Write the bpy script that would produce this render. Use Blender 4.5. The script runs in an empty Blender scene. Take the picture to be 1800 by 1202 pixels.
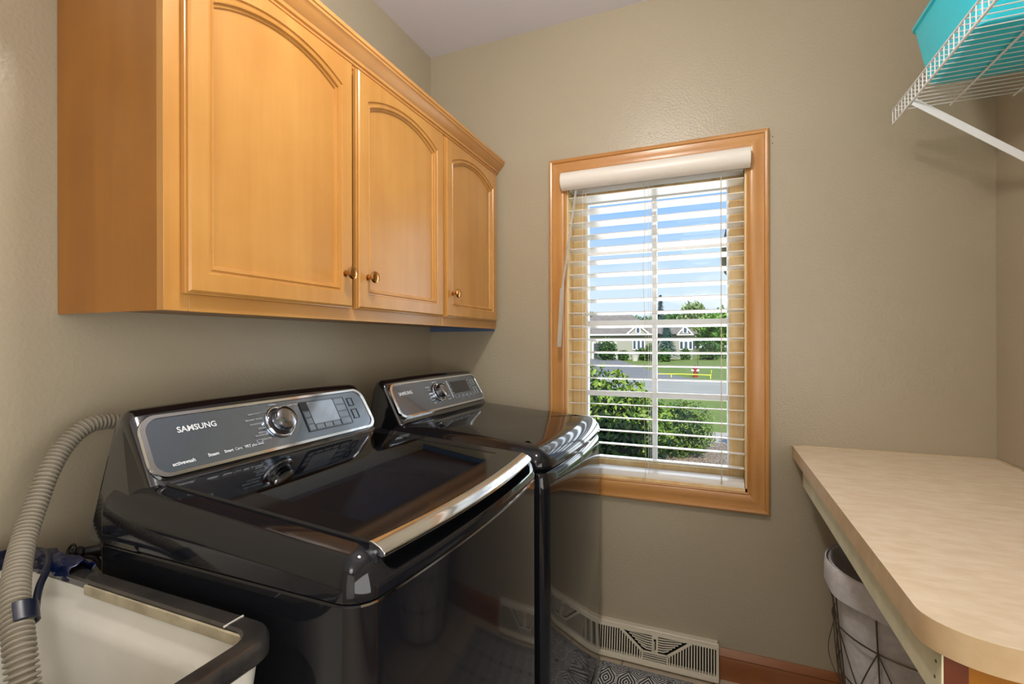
import bpy, bmesh, math, random
from mathutils import Vector, Matrix, Euler
C = bpy.context.scene
col = C.collection
H = 1.255            # camera height above the floor
YAW = 22.574
D = 1.97             # back wall
XL, XR = -1.233, .8155
CEIL = H + 1.348
YR = -1.7            # wall behind the camera
PI = math.pi

# ---------------------------------------------------------------- camera
cd = bpy.data.cameras.new('camera'); cam = bpy.data.objects.new('camera', cd); col.objects.link(cam)
cd.sensor_width = 36; cd.lens = 849.49/1800*36; cd.clip_start = .02; cd.clip_end = 500
cam.location = (0, 0, H)
yw, rl = math.radians(YAW), math.radians(-.118)
fwd = Vector((-math.sin(yw), math.cos(yw), 0)); rgt = Vector((math.cos(yw), math.sin(yw), 0)); up = Vector((0, 0, 1))
r2 = rgt*math.cos(rl) + up*math.sin(rl); u2 = -rgt*math.sin(rl) + up*math.cos(rl)
cam.rotation_euler = Matrix((r2, u2, -fwd)).transposed().to_euler()
C.camera = cam
C.view_settings.view_transform = 'Standard'; C.view_settings.look = 'None'
C.view_settings.exposure = 0.12; C.view_settings.gamma = 1; C.view_settings.use_curve_mapping = False

def lin(c):
    return tuple(((v/255)/12.92 if v/255 <= .04045 else ((v/255+.055)/1.055)**2.4) for v in c) + (1,)

# ---------------------------------------------------------------- sky
w = bpy.data.worlds.new('sky'); C.world = w; w.use_nodes = True
nt = w.node_tree; nt.nodes.clear(); N = nt.nodes.new; L = nt.links.new
out = N('ShaderNodeOutputWorld'); bg = N('ShaderNodeBackground'); tc = N('ShaderNodeTexCoord')
sep = N('ShaderNodeSeparateXYZ'); L(tc.outputs['Generated'], sep.inputs[0])
rp = N('ShaderNodeValToRGB'); e = rp.color_ramp.elements
e[0].position = 0; e[0].color = lin((222, 232, 246)); e[1].position = .5; e[1].color = lin((84, 138, 216))
a = e.new(.11); a.color = lin((202, 222, 250)); a = e.new(.26); a.color = lin((148, 190, 248))
L(sep.outputs[2], rp.inputs[0])
mp = N('ShaderNodeMapping'); mp.inputs['Scale'].default_value = (5, 5, 15); mp.inputs['Location'].default_value = (.6, .3, .5)
no = N('ShaderNodeTexNoise'); no.inputs['Scale'].default_value = 1.6; no.inputs['Detail'].default_value = 7
L(tc.outputs['Generated'], mp.inputs[0]); L(mp.outputs[0], no.inputs[0])
cr = N('ShaderNodeValToRGB'); cr.color_ramp.elements[0].position = .52; cr.color_ramp.elements[1].position = .68
L(no.outputs[0], cr.inputs[0])
fd = N('ShaderNodeMapRange'); fd.inputs[1].default_value = .17; fd.inputs[2].default_value = .06
L(sep.outputs[2], fd.inputs[0])
mu = N('ShaderNodeMath'); mu.operation = 'MULTIPLY'; L(cr.outputs[0], mu.inputs[0]); L(fd.outputs[0], mu.inputs[1])
mx = N('ShaderNodeMix'); mx.data_type = 'RGBA'; L(mu.outputs[0], mx.inputs[0]); L(rp.outputs[0], mx.inputs[6])
mx.inputs[7].default_value = lin((246, 247, 252))
L(mx.outputs[2], bg.inputs[0]); bg.inputs[1].default_value = 1.15; L(bg.outputs[0], out.inputs[0])

# ---------------------------------------------------------------- sun, lamp, added fill lights
def light(name, kind, loc, energy, color, size=None, size_y=None, rot=(0, 0, 0), spread=None):
    l = bpy.data.lights.new(name, kind); l.energy = energy; l.color = color[:3]
    if kind == 'AREA':
        l.shape = 'RECTANGLE' if size_y else 'DISK'; l.size = size
        if size_y: l.size_y = size_y
        if spread: l.spread = spread
    if kind == 'SUN': l.angle = math.radians(.6)
    o = bpy.data.objects.new(name, l); col.objects.link(o); o.location = loc; o.rotation_euler = rot; return o
s = light('sun', 'SUN', (0, -10, 30), 5.5, (1, .95, .86)); s.rotation_euler = Vector((-.22, .75, -.63)).to_track_quat('-Z', 'Y').to_euler()
LAMP = (-.28, .70)
light('ceiling_lamp_light', 'POINT', (LAMP[0], LAMP[1], CEIL-.24), 26, (1, .975, .94)).data.shadow_soft_size = .07
light('rear_ceiling_fill_light', 'POINT', (-.1, -.9, CEIL-.40), 8, (1, .975, .94)).data.shadow_soft_size = .2  # added fill from above and behind the camera, no lamp known there
light('rear_wall_fill_light', 'AREA', (.3, YR+.05, 1.25), 7, (1, .98, .96), 1.2, 2.0, rot=(PI/2, 0, 0))  # added unseen fill panel in front of the closed rear wall
light('side_wall_fill_light', 'AREA', (XR-.03, -.55, 1.15), 23, (1, .985, .97), .9, 1.9, rot=(0, PI/2, 0))  # added fill at the solid right wall, brightens the wall under the cabinets
light('window_fill_light', 'AREA', (-.22, 2.45, 1.35), 10, (.90, .95, 1.0), 0.66, 1.1, rot=(-PI/2, 0, 0))  # added area light outside the glass, strengthens the sky's daylight indoors

# ---------------------------------------------------------------- materials
MAT = {}
def mat(name, rgb=(128, 128, 128), rough=.5, metal=0, ior=1.5, coat=0, noise=None, bump=None, trans=0, stretch=(1, 1, 1), alpha=None, sheen=0):
    """noise=(scale, rgb2, amount, detail) tints; bump=(scale, strength, distance)"""
    if name in MAT: return MAT[name]
    m = bpy.data.materials.new(name); m.use_nodes = True; nt = m.node_tree
    b = nt.nodes['Principled BSDF']; b.inputs['Base Color'].default_value = lin(rgb)
    b.inputs['Roughness'].default_value = rough; b.inputs['Metallic'].default_value = metal; b.inputs['IOR'].default_value = ior
    b.inputs['Coat Weight'].default_value = coat; b.inputs['Transmission Weight'].default_value = trans
    if coat: b.inputs['Coat Roughness'].default_value = .03
    if noise or bump:
        tc = nt.nodes.new('ShaderNodeTexCoord'); mp = nt.nodes.new('ShaderNodeMapping'); mp.inputs['Scale'].default_value = stretch
        nt.links.new(tc.outputs['Object'], mp.inputs[0])
    if noise:
        n = nt.nodes.new('ShaderNodeTexNoise'); n.inputs['Scale'].default_value = noise[0]; n.inputs['Detail'].default_value = noise[3] if len(noise) > 3 else 4
        nt.links.new(mp.outputs[0], n.inputs[0])
        r = nt.nodes.new('ShaderNodeMapRange'); r.inputs[1].default_value = .35; r.inputs[2].default_value = .65; r.inputs[4].default_value = noise[2]
        nt.links.new(n.outputs[0], r.inputs[0])
        x = nt.nodes.new('ShaderNodeMix'); x.data_type = 'RGBA'; nt.links.new(r.outputs[0], x.inputs[0])
        x.inputs[6].default_value = lin(rgb); x.inputs[7].default_value = lin(noise[1]); nt.links.new(x.outputs[2], b.inputs['Base Color'])
    if bump:
        n = nt.nodes.new('ShaderNodeTexNoise'); n.inputs['Scale'].default_value = bump[0]; n.inputs['Detail'].default_value = 2
        nt.links.new(mp.outputs[0], n.inputs[0])
        u = nt.nodes.new('ShaderNodeBump'); u.inputs['Strength'].default_value = bump[1]; u.inputs['Distance'].default_value = bump[2]
        nt.links.new(n.outputs[0], u.inputs['Height']); nt.links.new(u.outputs[0], b.inputs['Normal'])
    MAT[name] = m; return m

def wood(name, c1, c2, rough=.35, axis=2, scale=1.0, coat=.15, amount=.6):
    if name in MAT: return MAT[name]
    m = bpy.data.materials.new(name); m.use_nodes = True; nt = m.node_tree; N = nt.nodes.new; L = nt.links.new
    b = nt.nodes['Principled BSDF']; b.inputs['Roughness'].default_value = rough; b.inputs['Coat Weight'].default_value = coat; b.inputs['Coat Roughness'].default_value = .2
    tc = N('ShaderNodeTexCoord'); mp = N('ShaderNodeMapping'); s = [14*scale]*3; s[axis] = 1.1*scale; mp.inputs['Scale'].default_value = s
    L(tc.outputs['Object'], mp.inputs[0])
    n = N('ShaderNodeTexNoise'); n.inputs['Scale'].default_value = 1; n.inputs['Detail'].default_value = 5; n.inputs['Distortion'].default_value = .6; L(mp.outputs[0], n.inputs[0])
    mp2 = N('ShaderNodeMapping'); s = [150*scale]*3; s[axis] = 5*scale; mp2.inputs['Scale'].default_value = s; L(tc.outputs['Object'], mp2.inputs[0])
    n2 = N('ShaderNodeTexNoise'); n2.inputs['Scale'].default_value = 1; n2.inputs['Detail'].default_value = 2; L(mp2.outputs[0], n2.inputs[0])
    n3 = N('ShaderNodeTexNoise'); n3.inputs['Scale'].default_value = 7; n3.inputs['Detail'].default_value = 3; L(tc.outputs['Object'], n3.inputs[0])
    ad = N('ShaderNodeMath'); ad.operation = 'MULTIPLY_ADD'; ad.inputs[1].default_value = .14; L(n2.outputs[0], ad.inputs[0]); L(n.outputs[0], ad.inputs[2])
    ad2 = N('ShaderNodeMath'); ad2.operation = 'MULTIPLY_ADD'; ad2.inputs[1].default_value = .6; L(n3.outputs[0], ad2.inputs[0]); L(ad.outputs[0], ad2.inputs[2])
    r = N('ShaderNodeMapRange'); r.inputs[1].default_value = .66; r.inputs[2].default_value = 1.08; r.inputs[4].default_value = amount; L(ad2.outputs[0], r.inputs[0])
    x = N('ShaderNodeMix'); x.data_type = 'RGBA'; x.inputs[6].default_value = lin(c1); x.inputs[7].default_value = lin(c2); L(r.outputs[0], x.inputs[0])
    L(x.outputs[2], b.inputs['Base Color']); MAT[name] = m; return m

def emit(name, rgb, s):
    m = bpy.data.materials.new(name); m.use_nodes = True; b = m.node_tree.nodes['Principled BSDF']
    b.inputs['Base Color'].default_value = lin(rgb); b.inputs['Emission Color'].default_value = lin(rgb); b.inputs['Emission Strength'].default_value = s
    return m

def clear_glass(name, tint=(255, 255, 255), fac=.06, rough=0):
    m = bpy.data.materials.new(name); m.use_nodes = True; nt = m.node_tree; nt.nodes.clear(); N = nt.nodes.new; L = nt.links.new
    o = N('ShaderNodeOutputMaterial'); mx = N('ShaderNodeMixShader'); t = N('ShaderNodeBsdfTransparent'); g = N('ShaderNodeBsdfGlossy')
    f = N('ShaderNodeLayerWeight'); f.inputs[0].default_value = .5; pw = N('ShaderNodeMath'); pw.operation = 'POWER'; pw.inputs[1].default_value = 5; L(f.outputs['Facing'], pw.inputs[0])
    ma = N('ShaderNodeMath'); ma.operation = 'MULTIPLY_ADD'; ma.inputs[1].default_value = .96; ma.inputs[2].default_value = .04; L(pw.outputs[0], ma.inputs[0])
    t.inputs[0].default_value = lin(tint); g.inputs['Roughness'].default_value = rough
    mm = N('ShaderNodeMath'); mm.operation = 'MULTIPLY'; mm.inputs[1].default_value = fac/.04; mm.use_clamp = True; L(ma.outputs[0], mm.inputs[0])
    L(mm.outputs[0], mx.inputs[0]); L(t.outputs[0], mx.inputs[1]); L(g.outputs[0], mx.inputs[2]); L(mx.outputs[0], o.inputs[0]); return m

m_wall = mat('wall_paint', (174, 163, 140), .34, noise=(1.5, (166, 154, 130), .5), bump=(130, .34, .003))
m_ceil = mat('ceiling_paint', (226, 224, 234), .8, bump=(90, .1, .002))
m_maple = wood('honey_maple', (200, 147, 77), (176, 119, 54), .33, 2)
m_maple_h = wood('honey_maple_horizontal', (200, 147, 77), (176, 119, 54), .33, 1)
m_maple_side = wood('maple_end_panel', (166, 106, 22), (142, 86, 12), .35, 2)
m_crown = wood('crown_maple', (208, 154, 88), (176, 116, 58), .3, 1)
m_dark_groove = wood('glazed_groove', (150, 96, 42), (120, 72, 28), .5, 2)
m_trim = wood('window_casing_oak', (200, 147, 84), (174, 116, 58), .32, 2)
m_trim_h = wood('window_casing_oak_horizontal', (200, 147, 84), (174, 116, 58), .32, 0)
m_base_h = wood('baseboard_oak', (150, 92, 48), (118, 68, 32), .35, 0)
m_pine = wood('pale_pine', (246, 224, 176), (222, 180, 112), .45, 2, scale=1.6, amount=.8)
m_gloss = mat('graphite_gloss_paint', (18, 19, 23), .07, ior=1.45, coat=0, noise=(900, (27, 28, 32), .5))
m_black = mat('black_gloss_plastic', (14, 14, 17), .12, ior=1.6, coat=.5)
m_dark = mat('dark_recess', (6, 6, 7), .5)
m_chrome = mat('chrome', (226, 231, 238), .08, 1)
m_chrome_d = mat('smoked_chrome', (150, 150, 152), .12, 1)
m_panel = mat('control_panel_mirror_grey', (118, 130, 144), .14, .75, coat=.6)
m_print = mat('white_print', (222, 226, 230), .5)
m_print2 = mat('grey_print', (166, 172, 178), .5)
m_white = mat('white_vinyl', (236, 236, 234), .35)
m_slat = mat('white_faux_wood_slats', (230, 226, 218), .28)
m_wire = mat('white_coated_wire', (238, 240, 242), .3)
m_cyan = mat('turquoise_plastic', (44, 214, 236), .3, noise=(3, (66, 220, 240), .4))
m_tub = mat('white_tub_plastic', (214, 212, 204), .35, noise=(6, (196, 192, 180), .5))
m_tubrim = mat('worn_black_rim', (38, 37, 37), .2, noise=(30, (60, 56, 52), .7), coat=.3)
m_tan = mat('yellowed_plastic_lip', (178, 168, 142), .5, noise=(25, (140, 130, 106), .8))
m_hose = mat('grey_corrugated_hose', (140, 132, 116), .5)
m_blue = mat('navy_plastic', (7, 18, 52), .3, bump=(30, .5, .01))
m_lam = mat('speckled_beige_laminate', (230, 214, 190), .42, noise=(22, (214, 192, 160), .7, 9), stretch=(1, 2.4, 1))
m_lam_edge = mat('laminate_edge', (206, 180, 142), .4, noise=(24, (186, 156, 114), .7, 8))
m_ply = mat('pale_raw_board', (222, 214, 180), .7, noise=(20, (198, 196, 160), .6))
m_redwood = wood('dark_stained_edge', (106, 48, 18), (84, 34, 12), .4, 2)
m_fabric = mat('grey_white_liner_fabric', (228, 226, 226), .95, noise=(60, (204, 202, 204), .6), bump=(60, .3, .004))
m_steel = mat('dark_bronze_wire', (112, 102, 88), .35, .8)
m_grille = mat('almond_metal', (214, 204, 182), .4)
m_brass = mat('antique_brass', (196, 142, 84), .2, 1)
m_screen = mat('smoked_display', (34, 36, 44), .06, .2, coat=.5)
m_drum = mat('pale_tub_ring', (120, 130, 138), .3)
m_drum_in = mat('stainless_drum', (176, 182, 190), .4, .3)
m_glass = clear_glass('window_glass', (250, 252, 252), .010)
m_lidglass = clear_glass('tinted_lid_glass', (196, 204, 212), .055)
m_clear = clear_glass('clear_acrylic', (236, 238, 240), .12, .1)

# ---------------------------------------------------------------- mesh helpers
class MB:
    def __init__(s): s.v = []; s.f = []
    def add(s, vs, fs):
        o = len(s.v); s.v += [tuple(v) for v in vs]; s.f += [tuple(i+o for i in f) for f in fs]; return s
    def box(s, x0, x1, y0, y1, z0, z1):
        vs = [(x, y, z) for x in (x0, x1) for y in (y0, y1) for z in (z0, z1)]
        return s.add(vs, [(0, 1, 3, 2), (4, 6, 7, 5), (0, 4, 5, 1), (2, 3, 7, 6), (0, 2, 6, 4), (1, 5, 7, 3)])
    def bar(s, a, b, wv, hv):   # box along a->b with half width vector wv and half height vector hv
        a, b, wv, hv = map(Vector, (a, b, wv, hv))
        vs = [p+i*wv+j*hv for p in (a, b) for i, j in ((-1, -1), (1, -1), (1, 1), (-1, 1))]
        return s.add(vs, [(0, 1, 2, 3), (7, 6, 5, 4), (0, 4, 5, 1), (1, 5, 6, 2), (2, 6, 7, 3), (3, 7, 4, 0)])
    def loft(s, rings, cap0=False, cap1=False, closed=True, wrap=False):
        n = len(rings[0]); vs = [p for r in rings for p in r]; fs = []
        m = len(rings); rr = m if wrap else m-1
        for k in range(rr):
            k2 = (k+1) % m
            for i in range(n if closed else n-1):
                j = (i+1) % n; fs.append((k*n+i, k*n+j, k2*n+j, k2*n+i))
        if cap0: fs.append(tuple(range(n)))
        if cap1: fs.append(tuple((m-1)*n+i for i in reversed(range(n))))
        return s.add(vs, fs)
    def tube(s, path, r, n=8, cap=True, closed=False):
        P = [Vector(p) for p in path]; rings = []; prev = None; m = len(P)
        for i, p in enumerate(P):
            if closed: t = P[(i+1) % m]-P[i-1]
            else: t = P[min(i+1, m-1)]-P[max(i-1, 0)]
            t.normalize()
            if prev is None:
                a = Vector((0, 0, 1)) if abs(t.z) < .9 else Vector((1, 0, 0)); u = t.cross(a).normalized()
            else: u = (prev - t*prev.dot(t)).normalized()
            prev = u; v = t.cross(u); rad = r[i] if isinstance(r, (list, tuple)) else r
            rings.append([p + rad*(math.cos(2*PI*k/n)*u + math.sin(2*PI*k/n)*v) for k in range(n)])
        return s.loft(rings, cap and not closed, cap and not closed, wrap=closed)
    def lathe(s, prof, o, ax, n=32, cap=True):   # prof [(r,h)] around axis ax from point o
        ax = Vector(ax).normalized(); a = Vector((0, 0, 1)) if abs(ax.z) < .9 else Vector((1, 0, 0)); u = ax.cross(a).normalized(); v = ax.cross(u); o = Vector(o)
        return s.loft([[o+ax*h+r*(math.cos(2*PI*k/n)*u+math.sin(2*PI*k/n)*v) for k in range(n)] for r, h in prof], cap, cap)
    def prism(s, poly, f0, f1):   # poly list of 2D, f0/f1 map (a,b)->3D
        return s.loft([[f0(*p) for p in poly], [f1(*p) for p in poly]], True, True)
    def build(s, name, m, parent=None, bevel=0, seg=2, smooth=35, loc0=None):
        me = bpy.data.meshes.new(name); me.from_pydata(s.v, [], s.f); me.validate()
        bm = bmesh.new(); bm.from_mesh(me); bmesh.ops.recalc_face_normals(bm, faces=bm.faces); bm.to_mesh(me); bm.free()
        for p in me.polygons: p.use_smooth = smooth > 0
        if smooth > 0: me.set_sharp_from_angle(angle=math.radians(smooth))
        me.materials.append(m); o = bpy.data.objects.new(name, me); col.objects.link(o)
        if parent: attach(o, parent)
        if bevel:
            b = o.modifiers.new('bevel', 'BEVEL'); b.width = bevel; b.segments = seg; b.limit_method = 'ANGLE'; b.angle_limit = math.radians(40)
        return o
def attach(o, parent):
    o.parent = parent
    o.location = Vector(o.location) - (Vector(parent.location) if parent.type == 'EMPTY' else Vector((0, 0, 0)))
def thing(name, label, cat, loc=(0, 0, 0), group=None):
    o = bpy.data.objects.new(name, None); col.objects.link(o); o.location = loc; o.empty_display_size = .1
    o['label'] = label; o['category'] = cat
    if group: o['group'] = group
    return o
def tag(o, label, cat, group=None, kind=None):
    o['label'] = label; o['category'] = cat
    if group: o['group'] = group
    if kind: o['kind'] = kind
    return o
def struct(o, label=None, cat=None):
    o['kind'] = 'structure'
    if label: o['label'] = label
    if cat: o['category'] = cat
    return o
def cut(o, cutter):
    """subtract cutter mesh from o for good"""
    md = o.modifiers.new('cut', 'BOOLEAN'); md.object = cutter; md.operation = 'DIFFERENCE'; md.solver = 'EXACT'
    bpy.context.view_layer.update()
    dg = bpy.context.evaluated_depsgraph_get(); me = bpy.data.meshes.new_from_object(o.evaluated_get(dg))
    o.modifiers.remove(md); o.data = me
    for p in me.polygons: p.use_smooth = True
    me.set_sharp_from_angle(angle=math.radians(35))
    bpy.data.objects.remove(cutter)
def rrect(x0, x1, y0, y1, r, n=6):
    pts = []
    for cx, cy, a0 in ((x1-r, y1-r, 0), (x0+r, y1-r, 90), (x0+r, y0+r, 180), (x1-r, y0+r, 270)):
        for k in range(n+1):
            a = math.radians(a0+90*k/n); pts.append((cx+r*math.cos(a), cy+r*math.sin(a)))
    return pts
def Z(z): return H+z      # heights measured from eye level
def text(body, size, place, m, parent, name='lettering', align='LEFT', shear=0, bold=0, sx=1):
    """place(u,v)->3D point; mesh text laid on a plane"""
    c = bpy.data.curves.new('t', 'FONT'); c.body = body; c.size = size; c.align_x = align; c.shear = shear; c.offset = bold; c.resolution_u = 3
    t = bpy.data.objects.new('t', c); col.objects.link(t); bpy.context.view_layer.update()
    me = bpy.data.meshes.new_from_object(t.evaluated_get(bpy.context.evaluated_depsgraph_get())); bpy.data.objects.remove(t); bpy.data.curves.remove(c)
    for v in me.vertices: v.co = Vector(place(v.co.x*sx, v.co.y))
    me.materials.clear(); me.materials.append(m); me.name = name
    if parent is None: return me
    o = bpy.data.objects.new(name, me); col.objects.link(o); attach(o, parent); return o

# ================================================================ ROOM
T = .15
# window opening
WX0, WX1, WZ0, WZ1 = -.568, .115, Z(-.553), Z(.694)
b = MB()
b.box(XL-T, WX0, D, D+T, 0, CEIL); b.box(WX1, XR+T, D, D+T, 0, CEIL)
b.box(WX0, WX1, D, D+T, 0, WZ0); b.box(WX0, WX1, D, D+T, WZ1, CEIL)
struct(b.build('wall_back', m_wall, smooth=0))
struct(MB().box(XL-T, XL, YR, D, 0, CEIL).build('wall_left', m_wall, smooth=0))
struct(MB().box(XR, XR+T, YR, D, 0, CEIL).build('wall_right', m_wall, smooth=0))
struct(MB().box(XL-T, XR+T, YR-T, YR, 0, CEIL).build('wall_rear', m_wall, smooth=0))
struct(MB().box(XL-T, XR+T, YR-T, D+T, CEIL, CEIL+.2).build('ceiling', m_ceil, smooth=0))
# tiled floor
m = bpy.data.materials.new('beige_floor_tile'); m.use_nodes = True; nt = m.node_tree; bs = nt.nodes['Principled BSDF']
tc = nt.nodes.new('ShaderNodeTexCoord'); br = nt.nodes.new('ShaderNodeTexBrick'); br.offset = 0; br.inputs['Scale'].default_value = 1
br.inputs['Brick Width'].default_value = .33; br.inputs['Row Height'].default_value = .33; br.inputs['Mortar Size'].default_value = .004
br.inputs['Color1'].default_value = lin((196, 180, 156)); br.inputs['Color2'].default_value = lin((188, 172, 148)); br.inputs['Mortar'].default_value = lin((140, 128, 110))
nt.links.new(tc.outputs['Object'], br.inputs[0]); nt.links.new(br.outputs[0], bs.inputs['Base Color']); bs.inputs['Roughness'].default_value = .35
struct(MB().box(XL-T, XR+T, YR-T, D+T, -.2, 0).build('floor', m, smooth=0))
# baseboards : moulded profile
def baseboard(name, path_f, a0, a1, m):
    prof = [(0, 0), (.014, 0), (.014, .075), (.012, .082), (.015, .088), (.012, .096), (.006, .108), (.003, .112), (0, .112)]
    b = MB().loft([[path_f(a, u, v) for u, v in prof] for a in (a0, a1)], True, True); return struct(b.build(name, m, smooth=30))
baseboard('baseboard_back', lambda a, u, v: (a, D-u, v), .02, XR, m_base_h)
baseboard('baseboard_back_left', lambda a, u, v: (a, D-u, v), XL, -.45, m_base_h)
baseboard('baseboard_right', lambda a, u, v: (XR-u, a, v), YR, D-.015, m_base_h)
baseboard('baseboard_left', lambda a, u, v: (XL+u, a, v), YR, D-.015, m_base_h)
# small nail hole marks beside the casing
b = MB()
for px, pz in ((.2, .738), (.2, .715), (-.23, .822)):
    b.lathe([(.0018, 0), (.0018, .0006)], (px, D-.0006, Z(pz)), (0, 1, 0), 8)
struct(b.build('trim_nail_marks', m_dark))

# ---------------------------------------------------------------- window
win = thing('window_1', 'casement window with oak casing and white muntins above the dryer corner', 'window', (-.226, D, WZ0)); win['kind'] = 'structure'
for side, mm in (('left', m_trim), ('right', m_trim), ('top', m_trim_h), ('bottom', m_trim_h)):
    Wd = .073
    # profile: distance from the opening outward (0..Wd), thickness
    prof = [(0, 0), (0, .010), (.004, .012), (.008, .010), (.012, .013), (.02, .0145), (.034, .015), (.048, .0125), (.056, .013), (.059, .018), (.066, .020), (.071, .018), (.073, .014), (.073, 0)]
    rings = []
    for e_ in (0, 1):
        r = []
        for q, t in prof:
            x0, x1, z0, z1 = WX0-q, WX1+q, WZ0-q, WZ1+q
            p = {'left': ((x0, z0), (x0, z1)), 'right': ((x1, z0), (x1, z1)), 'top': ((x0, z1), (x1, z1)), 'bottom': ((x0, z0), (x1, z0))}[side][e_]
            r.append((p[0], D-t, p[1]))
        rings.append(r)
    MB().loft(rings, True, True).build('casing', mm, win, smooth=30)
Y2 = D+.14
b = MB(); jt = .006
b.box(WX0-.001, WX0+jt, D+.001, Y2, WZ0, WZ1); b.box(WX1-jt, WX1+.001, D+.001, Y2, WZ0, WZ1)
b.box(WX0, WX1, D+.001, Y2, WZ1-jt, WZ1+.001); b.box(WX0, WX1, D+.001, Y2, WZ0-.001, WZ0+.012)
b.build('jamb', m_pine, win)
sx0, sx1, sz0, sz1 = WX0+jt, WX1-jt, WZ0+.012, WZ1-jt
b = MB(); ys0, ys1 = D+.075, D+.11; sw = .056
b.box(sx0, sx0+sw, ys0, ys1, sz0, sz1); b.box(sx1-sw+.006, sx1, ys0, ys1, sz0, sz1); b.box(sx0+sw, sx1-sw+.006, ys0, ys1, sz1-.075, sz1); b.box(sx0+sw, sx1-sw+.006, ys0, ys1, sz0, sz0+.045)
b.build('sash', m_pine, win, bevel=.002)
gx0, gx1, gz0, gz1 = sx0+sw, sx1-sw+.006, sz0+.045, sz1-.075
b = MB(); e_ = .008
b.box(gx0, gx0+e_, ys0+.012, ys1+.006, gz0, gz1); b.box(gx1-e_, gx1, ys0+.012, ys1+.006, gz0, gz1); b.box(gx0+e_, gx1-e_, ys0+.012, ys1+.006, gz1-.022, gz1); b.box(gx0+e_, gx1-e_, ys0+.012, ys1+.006, gz0, gz0+e_)
b.build('glazing_frame', m_white, win, bevel=.001)
MB().box(gx0+.004, gx1-.004, ys1-.008, ys1-.004, gz0+.004, gz1-.004).build('pane', m_glass, win, smooth=0)
b = MB(); b.box(-.232, -.212, ys0+.014, ys1+.002, gz0+e_, gz1-.022)
b.build('muntin', m_white, win, bevel=.002)
for z in (-.221, .08, .382): MB().box(gx0+e_, gx1-e_, ys0+.0155, ys1+.0005, Z(z)-.0105, Z(z)+.0105).build('muntin', m_white, win, bevel=.002)
b = MB(); b.bar((-.30, ys0-.006, gz1+.03), (-.18, ys0-.006, gz1+.026), (0, .004, 0), (0, 0, .005)); b.build('latch_bar', mat('latch_grey', (58, 78, 92), .3, .6), win, bevel=.002)

# ---------------------------------------------------------------- blind
bl = thing('window_blind', 'white two inch slatted blind hanging open inside the oak window casing', 'blind', (-.226, 1.995, WZ0+.02))
vx0, vx1 = -.582, .127; vz0, vz1 = Z(.628), Z(.700)
prof = [(1.952, vz0+.004), (1.944, vz0), (1.928, vz0+.006), (1.917, vz0+.018), (1.911, vz0+.034), (1.912, vz0+.05), (1.919, vz0+.064), (1.930, vz1), (1.944, vz1), (1.952, vz1-.004)]
MB().loft([[(x, y, z) for y, z in prof] for x in (vx0, vx1)], True, True).build('valance', mat('cream_valance', (234, 229, 220), .35), bl, bevel=.002)
MB().box(WX0+.009, WX1-.009, 1.974, 2.03, Z(.632), Z(.685)).build('head_rail', m_white, bl, bevel=.002)
ys = 2.005; slx0, slx1 = WX0+.008, WX1-.008; pitch = .0537
ztop = Z(.600); nsl = 21; tilt = math.radians(6.6); hw_ = .033
b = MB(); slz = []
for k in range(nsl):
    zc = ztop - k*pitch; slz.append(zc)
    rings = []
    for x in (slx0, slx1):
        r = []
        for q, tq in ((-1, .0), (-.5, .0012), (0, .0016), (.5, .0012), (1, 0)):
            r.append((x, ys+q*hw_*math.cos(tilt), zc - q*hw_*math.sin(tilt) + tq + .0015))
        for q, tq in ((1, 0), (.5, .0012), (0, .0016), (-.5, .0012), (-1, 0)):
            r.append((x, ys+q*hw_*math.cos(tilt), zc - q*hw_*math.sin(tilt) + tq - .0015))
        rings.append(r)
    b.loft(rings, True, True)
b.build('slats', m_slat, bl, smooth=30)
zb = slz[-1]-.048
MB().loft([[(x, y, z) for y, z in ((1.974, zb-.034), (1.972, zb-.022), (1.973, zb-.012), (1.979, zb-.002), (1.985, zb), (2.036, zb+.006), (2.038, zb-.034))] for x in (slx0, slx1)], True, True).build('bottom_rail', m_slat, bl, bevel=.001)
for x in (-.50, -.235, .03):
    b = MB()
    for dy in (-hw_-.0008, hw_+.0008): b.tube([(x, ys+dy, Z(.64)), (x, ys+dy, zb)], .0008, 5)
    b.build('ladder_cord', m_white, bl)
b = MB(); b.tube([(-.485, 1.966, Z(.63)), (-.485, 1.966, slz[-1]-.03)], .0011, 5); b.build('lift_cord', mat('cord_cream', (214, 204, 170), .7), bl)
b = MB(); b.tube([(-.2505+.004*math.sin(t*.5), 1.966, Z(.63)-t*.0385) for t in range(31)]+[(-.252+.008*math.cos(a/8*2*PI), 1.9645, Z(-.545)-.008*math.sin(a/8*2*PI)) for a in range(3, 9)], .0009, 5)
b.build('lift_cord', MAT['cord_cream'], bl)
b = MB(); b.tube([(.028, 1.966, Z(.63)), (.028, 1.966, Z(-.50))], .0008, 5); b.tube([(.028, 1.966, Z(-.50)), (.028, 1.966, Z(-.53))], [.0014, .0028], 6); b.build('lift_cord', MAT['cord_cream'], bl)
b = MB(); b.tube([(-.522, 1.950, Z(.63)), (-.535, 1.93, Z(.5)), (-.567, 1.90, Z(.22))], .0045, 8); b.bar((-.567, 1.90, Z(.22)), (-.578, 1.89, Z(-.02)), (.008, 0, 0), (0, .002, 0)); b.build('tilt_wand', mat('milky_acrylic', (226, 228, 222), .1, trans=.6), bl)

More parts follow.
